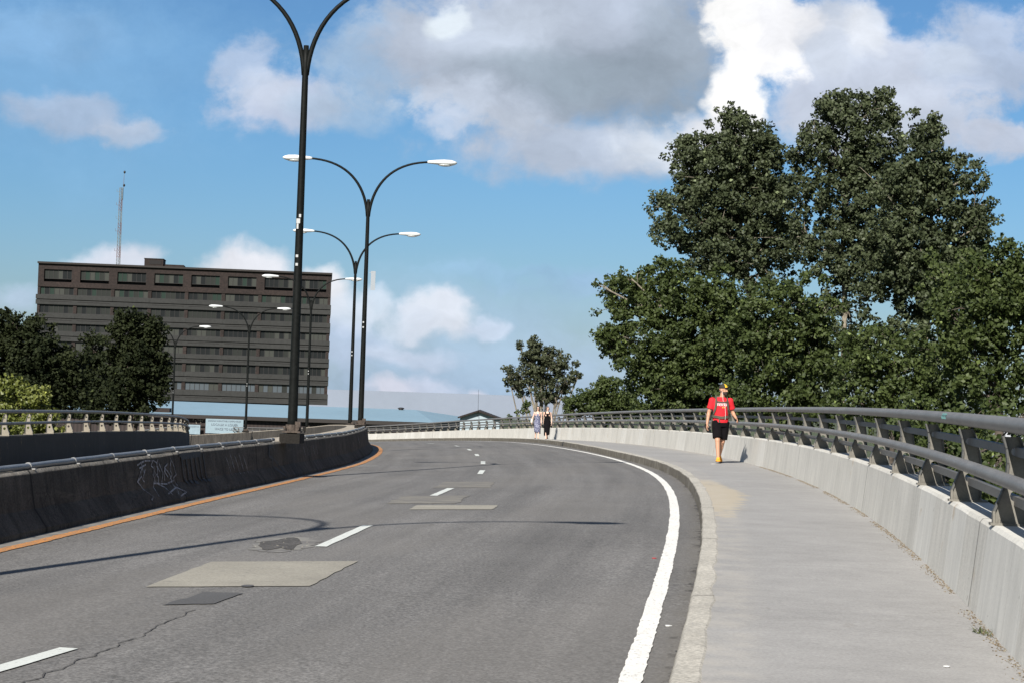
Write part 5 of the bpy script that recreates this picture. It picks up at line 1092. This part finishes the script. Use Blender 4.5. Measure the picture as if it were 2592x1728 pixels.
for s0, e0, w0_ in ((shL, elL, wrL), (shR, elR, wrR)):
    mb.ball(s0, (.066, .062, .064)); mb.capsule(s0, e0, .056, .043, 14); mb.capsule(e0, w0_, .045, .028, 14); mb.ball(e0.lerp(w0_, .25), (.044, .046, .06), nu=10, nv=8)
    mb.ball(s0.lerp(e0, .45) + Vector((0, -.012, 0)), (.048, .052, .08), nu=10, nv=8)
hand(mb, wrL, (-.10, -.10, -1), 1, (1, .1, 0)); hand(mb, wrR, (.25, -.75, -.45), -1, (-.8, 0, -.5))
mb.capsule((.008, .012, 1.44), (.035, -.002, 1.60), .060, .055, 16)
g, Rz = head(mb, (.045, -.012, 1.665), R(48))
body = organic(mb, 'body', MATS['skin_tan'], man, .0075, 2)
face_parts(body, g, Rz, glasses=False, lip=True)
# clothing
def grow(v0, v1, r0, r1): return (v0, v1, r0, r1)
mb = MB()
stack(mb, [(0, .005, .915, .185, .142), (0, .0, .97, .180, .140), (0, .0, 1.06, .172, .132), (0, -.002, 1.2, .183, .134), (0, -.002, 1.33, .205, .136), (0, .008, 1.42, .195, .112), (.002, .012, 1.475, .130, .085), (.006, .012, 1.505, .078, .072)])
for s0, e0 in ((shL, elL), (shR, elR)):
    d_ = (e0 - s0).normalized(); mb.ball(s0 + Vector((0, 0, .002)), (.080, .075, .075)); mb.tube([s0, s0 + d_ * .12, s0 + d_ * .195], [.076, .073, .079], 16)
sh = organic(mb, 'tshirt', MATS['shirt_red'], man, .011, 1)
def chest(v_):
    zz = v_.z; ry = float(np.interp(zz, [1.06, 1.2, 1.33, 1.42], [.132, .134, .136, .112])); rx = float(np.interp(zz, [1.06, 1.2, 1.33, 1.42], [.172, .183, .205, .195]))
    return Vector((v_.x, -ry * math.sqrt(max(.02, 1 - (v_.x / rx) ** 2)) - .011 - (v_.y + .0) * .5, zz))
text_mesh('CANADA', .062, MATS['print_white'], 'shirt_print', sh, (-.0, 0, 1.375), chest)
text_mesh('HOCKEY', .068, MATS['print_white'], 'shirt_print', sh, (.03, 0, 1.325), chest)
mb = MB()
for a in (.0, .042):
    ring = [(a + .018 + .016 * math.cos(t), 1.268 + (.02 if k % 2 else .010) * math.sin(t)) for k, t in enumerate([i * math.pi / 4 for i in range(8)])]
    mb.loft([[chest(Vector((x_, 0, z_))) + Vector((0, dy, 0)) for x_, z_ in ring] for dy in (0, -.003)])
mb.build('shirt_emblem', MATS['print_gold'], sh)
mb = MB()
stack(mb, [(0, .01, .83, .198, .150), (0, .01, .90, .192, .148), (0, .005, .985, .172, .135)])
mb.tube([hipL + Vector((.0, 0, .02)), hipL.lerp(kneeL, .5), hipL.lerp(kneeL, .86)], [.118, .112, .108], 18)
mb.tube([hipR + Vector((.0, 0, .02)), hipR.lerp(kneeR, .5), hipR.lerp(kneeR, .90)], [.118, .112, .105], 18)
organic(mb, 'shorts', MATS['cloth_black'], man, .011, 1)
for a_, td, pt in ((ankL, (-.15, -1), 0), (ankR, (.1, -1), .45)):
    mb = MB(); h0, t, up, sdv = foot(mb, a_, td, .275, .056, pt); mb.capsule(a_ - Vector((0, 0, .03)), a_ + Vector((0, 0, .005)), .050, .044, 12)
    s_ = organic(mb, 'shoe', MATS['shoe_orange'], man, .009, 1)
    mb = MB(); mb.loft([[h0 + t * (q_ / .235 * .24) + sdv * w_ * m2 + up * zz for m2, zz in ((-1, .0), (1, .0), (1, .02), (-1, .02))] for q_, w_ in ((-.05, .03), (0, .044), (.10, .05), (.17, .056), (.215, .045), (.245, .02))])
    mb.build('sole', MATS['shoe_sole'], s_)
# cap with a yellow front panel, beard, earphone cord
cap_c = g(0, .008, .052); mb = MB(); rings = []
for th in np.linspace(0, 1, 8): rings.append([g(.090 * math.cos(th * 1.5) * math.cos(a), .010 + .106 * math.cos(th * 1.5) * math.sin(a), .045 + .098 * math.sin(th * 1.5)) for a in [2*math.pi*i/24 for i in range(24)]])
mb.loft(rings); cap = mb.build('cap', MATS['cap_dark'], man, True)
mb = MB(); mb.loft([[g(x_ * .075, -.085 - (1 - abs(x_) ** 2) * d_, .052 + .012 * (1 - x_ * x_) + h_) for x_ in np.linspace(-1, 1, 9)] + [g(x_ * .07, -.07, .05 + h_) for x_ in np.linspace(1, -1, 9)] for d_, h_ in ((.085, 0), (.085, .006))]); mb.build('brim', MATS['cap_dark'], cap)
mb = MB(); rings = []
for th in np.linspace(.04, .93, 8): rings.append([g(.0925 * math.cos(th * 1.5) * math.cos(a), .010 + .109 * math.cos(th * 1.5) * math.sin(a), .045 + .101 * math.sin(th * 1.5)) for a in np.linspace(-math.pi/2 - .62, -math.pi/2 + .62, 9)])
vs = [p for r_ in rings for p in r_]; mb.add(vs, [(i*9+j, i*9+j+1, (i+1)*9+j+1, (i+1)*9+j) for i in range(7) for j in range(8)]); mb.build('front_panel', MATS['cap_yellow'], cap, True)
mb = MB(); mb.ball(g(0, -.032, -.064), (.061, .066, .052), rot=Rz, nu=16, nv=10); mb.ball(g(0, -.068, -.096), (.030, .026, .028), rot=Rz); mb.ball(g(0, -.09, -.046), (.032, .012, .009), rot=Rz); organic(mb, 'beard', MATS['beard'], man, .008, 1)
mb = MB(); mb.tube([g(-.080, -.01, -.015), g(-.075, -.03, -.08), Vector((.02, -.125, 1.44)), Vector((.07, -.150, 1.30)), Vector((.085, -.15, 1.12)), Vector((.08, -.148, .99))], .0038, 6); mb.build('earphone_cord', MATS['cord_white'], man)
# backpack
mb = MB(); rings = []
for z_, w_, d_ in ((.98, .10, .05), (1.0, .15, .09), (1.15, .17, .12), (1.35, .165, .115), (1.48, .13, .09), (1.53, .07, .05)): rings.append([Vector((w_ * math.copysign(abs(math.cos(a)) ** .6, math.cos(a)), .235 + d_ * math.copysign(abs(math.sin(a)) ** .6, math.sin(a)), z_)) for a in [2*math.pi*i/20 for i in range(20)]])
mb.loft(rings); bpk = mb.build('backpack', MATS['olive_web'], man, True)
def strap(pts, w_, th, nm):
    mb = MB(); pts = [Vector(p) for p in pts]; rings = []
    for i, p in enumerate(pts):
        d = (pts[min(i+1, len(pts)-1)] - pts[max(i-1, 0)]).normalized(); out = Vector((p.x * .5, p.y, 0)).normalized(); s_ = d.cross(out).normalized() * w_ / 2; o_ = out * th / 2
        rings.append([p - s_ - o_, p + s_ - o_, p + s_ + o_, p - s_ + o_])
    mb.loft(rings); return mb.build(nm, MATS['olive_web'], bpk)
for s_ in (-1, 1):
    strap([(.135 * s_, .13, 1.46), (.135 * s_, .06, 1.505), (.132 * s_, -.04, 1.495), (.130 * s_, -.105, 1.43), (.135 * s_, -.125, 1.33), (.150 * s_, -.115, 1.22), (.178 * s_, -.06, 1.12), (.18 * s_, .08, 1.05), (.15 * s_, .15, 1.03)], .048, .014, 'shoulder_strap')
strap([(-.135, -.128, 1.405), (-.06, -.147, 1.395), (0, -.150, 1.392), (.06, -.147, 1.395), (.135, -.128, 1.405)], .026, .010, 'chest_strap')
strap([(.193 * math.cos(a), -.004 + .153 * math.sin(a), 1.035 + .03 * abs(math.cos(a))) for a in np.linspace(math.pi * .78, math.pi * 2.22, 22)], .058, .014, 'waist_belt')
strap([(-.06, -.155, 1.03), (-.055, -.162, .98), (-.05, -.16, .92)], .028, .008, 'loose_strap'); strap([(-.20, -.04, 1.02), (-.215, -.05, .90), (-.21, -.05, .78)], .022, .008, 'loose_strap')
for o in [man]: o.rotation_euler = (0, 0, R(2))

# ---- the two women
def woman(x_, y_, label, hair, joints, dress_rows, dress_mat, straps, skin='skin_pale', extra=None, H=1.0, neckline=None):
    r = empty('person', (x_, y_, float(walk_z(y_)))); tag(r, label, 'person'); J = {k: Vector(v) for k, v in joints.items()}
    mb = MB()
    for s_ in 'LR':
        h_, k_, a_ = J['hip' + s_], J['kn' + s_], J['an' + s_]
        mb.capsule(h_, k_, .088, .052, 14); mb.capsule(k_, a_, .048, .031, 12); mb.ball(k_.lerp(a_, .27) + Vector((0, .014, 0)), (.046, .048, .10), nu=10, nv=8)
        foot(mb, a_, J['toe' + s_], .225, .040, joints.get('pitch' + s_, (0, 0, 0))[0])
        s0, e0, w0_ = J['sh' + s_], J['el' + s_], J['wr' + s_]
        mb.ball(s0, (.052, .05, .052)); mb.capsule(s0, e0, .042, .034, 12); mb.capsule(e0, w0_, .035, .023, 12)
        dd = (w0_ - e0).normalized(); hand(mb, w0_, dd, 1 if s_ == 'L' else -1, (1 if s_ == 'L' else -1, .1, 0), .9)
    stack(mb, [(0, .01, .82, .10, .08), (0, .01, .88, .158, .112), (0, .005, 1.02, .120, .09), (0, 0, 1.14, .128, .098), (0, -.004, 1.24, .150, .105), (0, .01, 1.33, .145, .078), (0, .012, 1.365, .085, .058), (0, .01, 1.39, .050, .048)])
    for s_ in (-1, 1): mb.ball((.068 * s_, -.085, 1.20), (.058, .045, .055))
    mb.capsule((0, .012, 1.34), (.006, -.004, 1.46), .047, .044, 14)
    g_, Rz_ = head(mb, (.008, -.01, 1.525), joints['yaw'][0], .93)
    b = organic(mb, 'body', MATS[skin], r, .009, 2); face_parts(b, g_, Rz_, .93, glasses=True)
    mb = MB()
    for s_ in (-1, 1): mb.ball(g_(.034 * s_, -.086, .012), (.026, .009, .019), rot=Rz_, nu=12, nv=7)
    mb.capsule(g_(-.078, -.03, .016), g_(-.056, -.084, .016), .004, .004, 6); mb.capsule(g_(.078, -.03, .016), g_(.056, -.084, .016), .004, .004, 6); mb.capsule(g_(-.02, -.094, .018), g_(.02, -.094, .018), .004, .004, 6)
    mb.build('sunglasses', MATS['glasses'], r, True)
    mb = MB(); mb.ball(g_(0, .030, .052), (.086, .090, .082), rot=Rz_, nu=18, nv=12); mb.ball(g_(0, .050, -.02), (.082, .062, .09), rot=Rz_)
    for s_ in (-1, 1):
        mb.capsule(g_(.070 * s_, -.005, .035), g_(.085 * s_, .015, -.10 if hair[1] else -.03), .026, .022, 10)
        if hair[1]: mb.capsule(g_(.080 * s_, .02, -.08), g_(.085 * s_, .0, -.19), .026, .018, 10)
        mb.capsule(g_(.0, -.040, .108), g_(.066 * s_, -.050, .048), .020, .016, 10)
    organic(mb, 'hair', MATS[hair[0]], r, .010, 1)
    mb = MB(); k = 28
    def ring(row): c = row; return [Vector((c[0] + c[3] * math.cos(2*math.pi*i/k) * (1 + c[5] * math.sin(i * 2*math.pi/k * 7)), c[1] + c[4] * math.sin(2*math.pi*i/k) * (1 + c[5] * math.sin(i * 2*math.pi/k * 7 + .6)), c[2] + c[6] * math.cos(2*math.pi*i/k))) for i in range(k)]
    mb.loft([ring(q) for q in dress_rows]); d = mb.build('dress', MATS[dress_mat], r, True)
    for pts, w_ in straps:
        m2 = MB(); m2.tube(pts, w_, 8, flat=.4); m2.build('shoulder_strap', MATS[dress_mat], d, True)
    for s_ in 'LR':
        m2 = MB(); A = J['an' + s_]; t = Vector((J['toe' + s_].x, J['toe' + s_].y, 0)).normalized(); sdv = t.cross(Vector((0, 0, 1)))
        zb = A.z - .082; c0_ = Vector((A.x, A.y, zb))
        m2.loft([[c0_ + t * q_ + sdv * w_ * m3 + Vector((0, 0, zz)) for m3, zz in ((-1, 0), (1, 0), (1, .016), (-1, .016))] for q_, w_ in ((-.06, .025), (0, .036), (.08, .042), (.15, .042), (.19, .02))]); m2.tube([c0_ + t * .11 - sdv * .043, c0_ + t * .10 + Vector((0, 0, .052)), c0_ + t * .11 + sdv * .043], .008, 6)
        m2.build('sandal', MATS['cloth_black'], r)
    return r
Y1 = 90.0; px1 = .01599 * Y1 - .012
w1 = woman(px1, Y1, 'woman with dark hair in a blue patterned strappy dress, left of the pair', ('hair_dark', True),
    dict(hipL=(-.085, .0, .85), hipR=(.085, .01, .85), knL=(-.075, .03, .47), knR=(.06, -.07, .47), anL=(-.085, .12, .10), anR=(.055, -.14, .085), toeL=(-.1, -1, 0), toeR=(.1, -1, 0), pitchL=(.25, 0, 0),
         shL=(-.165, .01, 1.315), shR=(.165, .01, 1.315), elL=(-.245, .05, 1.06), elR=(.185, .04, 1.05), wrL=(-.285, -.03, .84), wrR=(.19, -.06, .80), yaw=(R(-8), 0, 0)),
    [(0.01, .0, .30, .155, .15, .07, -.045), (.0, .0, .42, .160, .155, .05, -.03), (0, .005, .62, .170, .150, .03, 0), (0, .01, .80, .180, .142, .015, 0), (0, .01, .88, .172, .132, .005, 0), (0, .005, 1.0, .135, .108, 0, 0), (0, 0, 1.1, .135, .112, 0, 0), (0, -.012, 1.19, .150, .130, 0, 0), (0, -.01, 1.255, .142, .115, 0, 0), (0, 0, 1.262, .12, .09, 0, 0)],
    'dress_blue', [([(s_ * .085, -.115, 1.24), (s_ * .092, -.085, 1.32), (s_ * .095, -.02, 1.375), (s_ * .09, .06, 1.34), (s_ * .08, .09, 1.25)], .010) for s_ in (-1, 1)])
# white bag on her right arm
bag = empty('shoulder_bag', (px1 - .30, Y1 + .03, float(walk_z(Y1)) + .80)); tag(bag, 'small white bag hanging at the right elbow of the woman in the blue dress', 'bag')
mb = MB(); mb.loft([[Vector((w_ * math.copysign(abs(math.cos(a)) ** .5, math.cos(a)), d_ * math.copysign(abs(math.sin(a)) ** .5, math.sin(a)), z_)) for a in [2*math.pi*i/16 for i in range(16)]] for z_, w_, d_ in ((0, .045, .08), (.02, .055, .11), (.12, .052, .11), (.19, .035, .10))]); mb.build('pouch', MATS['bag_white'], bag, True)
mb = MB(); mb.tube([(0, -.08, .18), (.02, -.06, .27), (.045, .0, .32), (.02, .06, .27), (0, .08, .18)], .008, 6); mb.build('handle', MATS['bag_white'], bag)
w2 = woman(px1 + .49, Y1 + .15, 'woman in a long black sleeveless dress, right of the pair', ('hair_brown', False),
    dict(hipL=(-.085, .0, .85), hipR=(.085, .01, .85), knL=(-.06, -.07, .47), knR=(.055, .05, .47), anL=(-.045, -.15, .085), anR=(.03, .14, .12), toeL=(-.1, -1, 0), toeR=(.05, -1, 0), pitchR=(.35, 0, 0),
         shL=(-.165, .01, 1.315), shR=(.165, .01, 1.315), elL=(-.205, .10, 1.08), elR=(.225, .03, 1.06), wrL=(-.20, .08, .90), wrR=(.225, -.06, .82), yaw=(R(10), 0, 0)),
    [(-.0, .0, .20, .135, .17, .06, .03), (0, .0, .30, .145, .165, .06, .02), (0, .0, .5, .150, .155, .04, 0), (0, .005, .7, .168, .148, .02, 0), (0, .01, .85, .178, .14, .01, 0), (0, .005, 1.0, .145, .115, 0, 0), (0, 0, 1.1, .140, .116, 0, 0), (0, -.012, 1.2, .155, .132, 0, 0), (0, -.006, 1.29, .142, .105, 0, 0), (0, .0, 1.30, .12, .08, 0, 0)],
    'cloth_black', [([(s_ * .095, -.10, 1.26), (s_ * .105, -.07, 1.33), (s_ * .108, .0, 1.375), (s_ * .10, .06, 1.34), (s_ * .09, .09, 1.26)], .030) for s_ in (-1, 1)])
w2.rotation_euler = (0, 0, R(3))
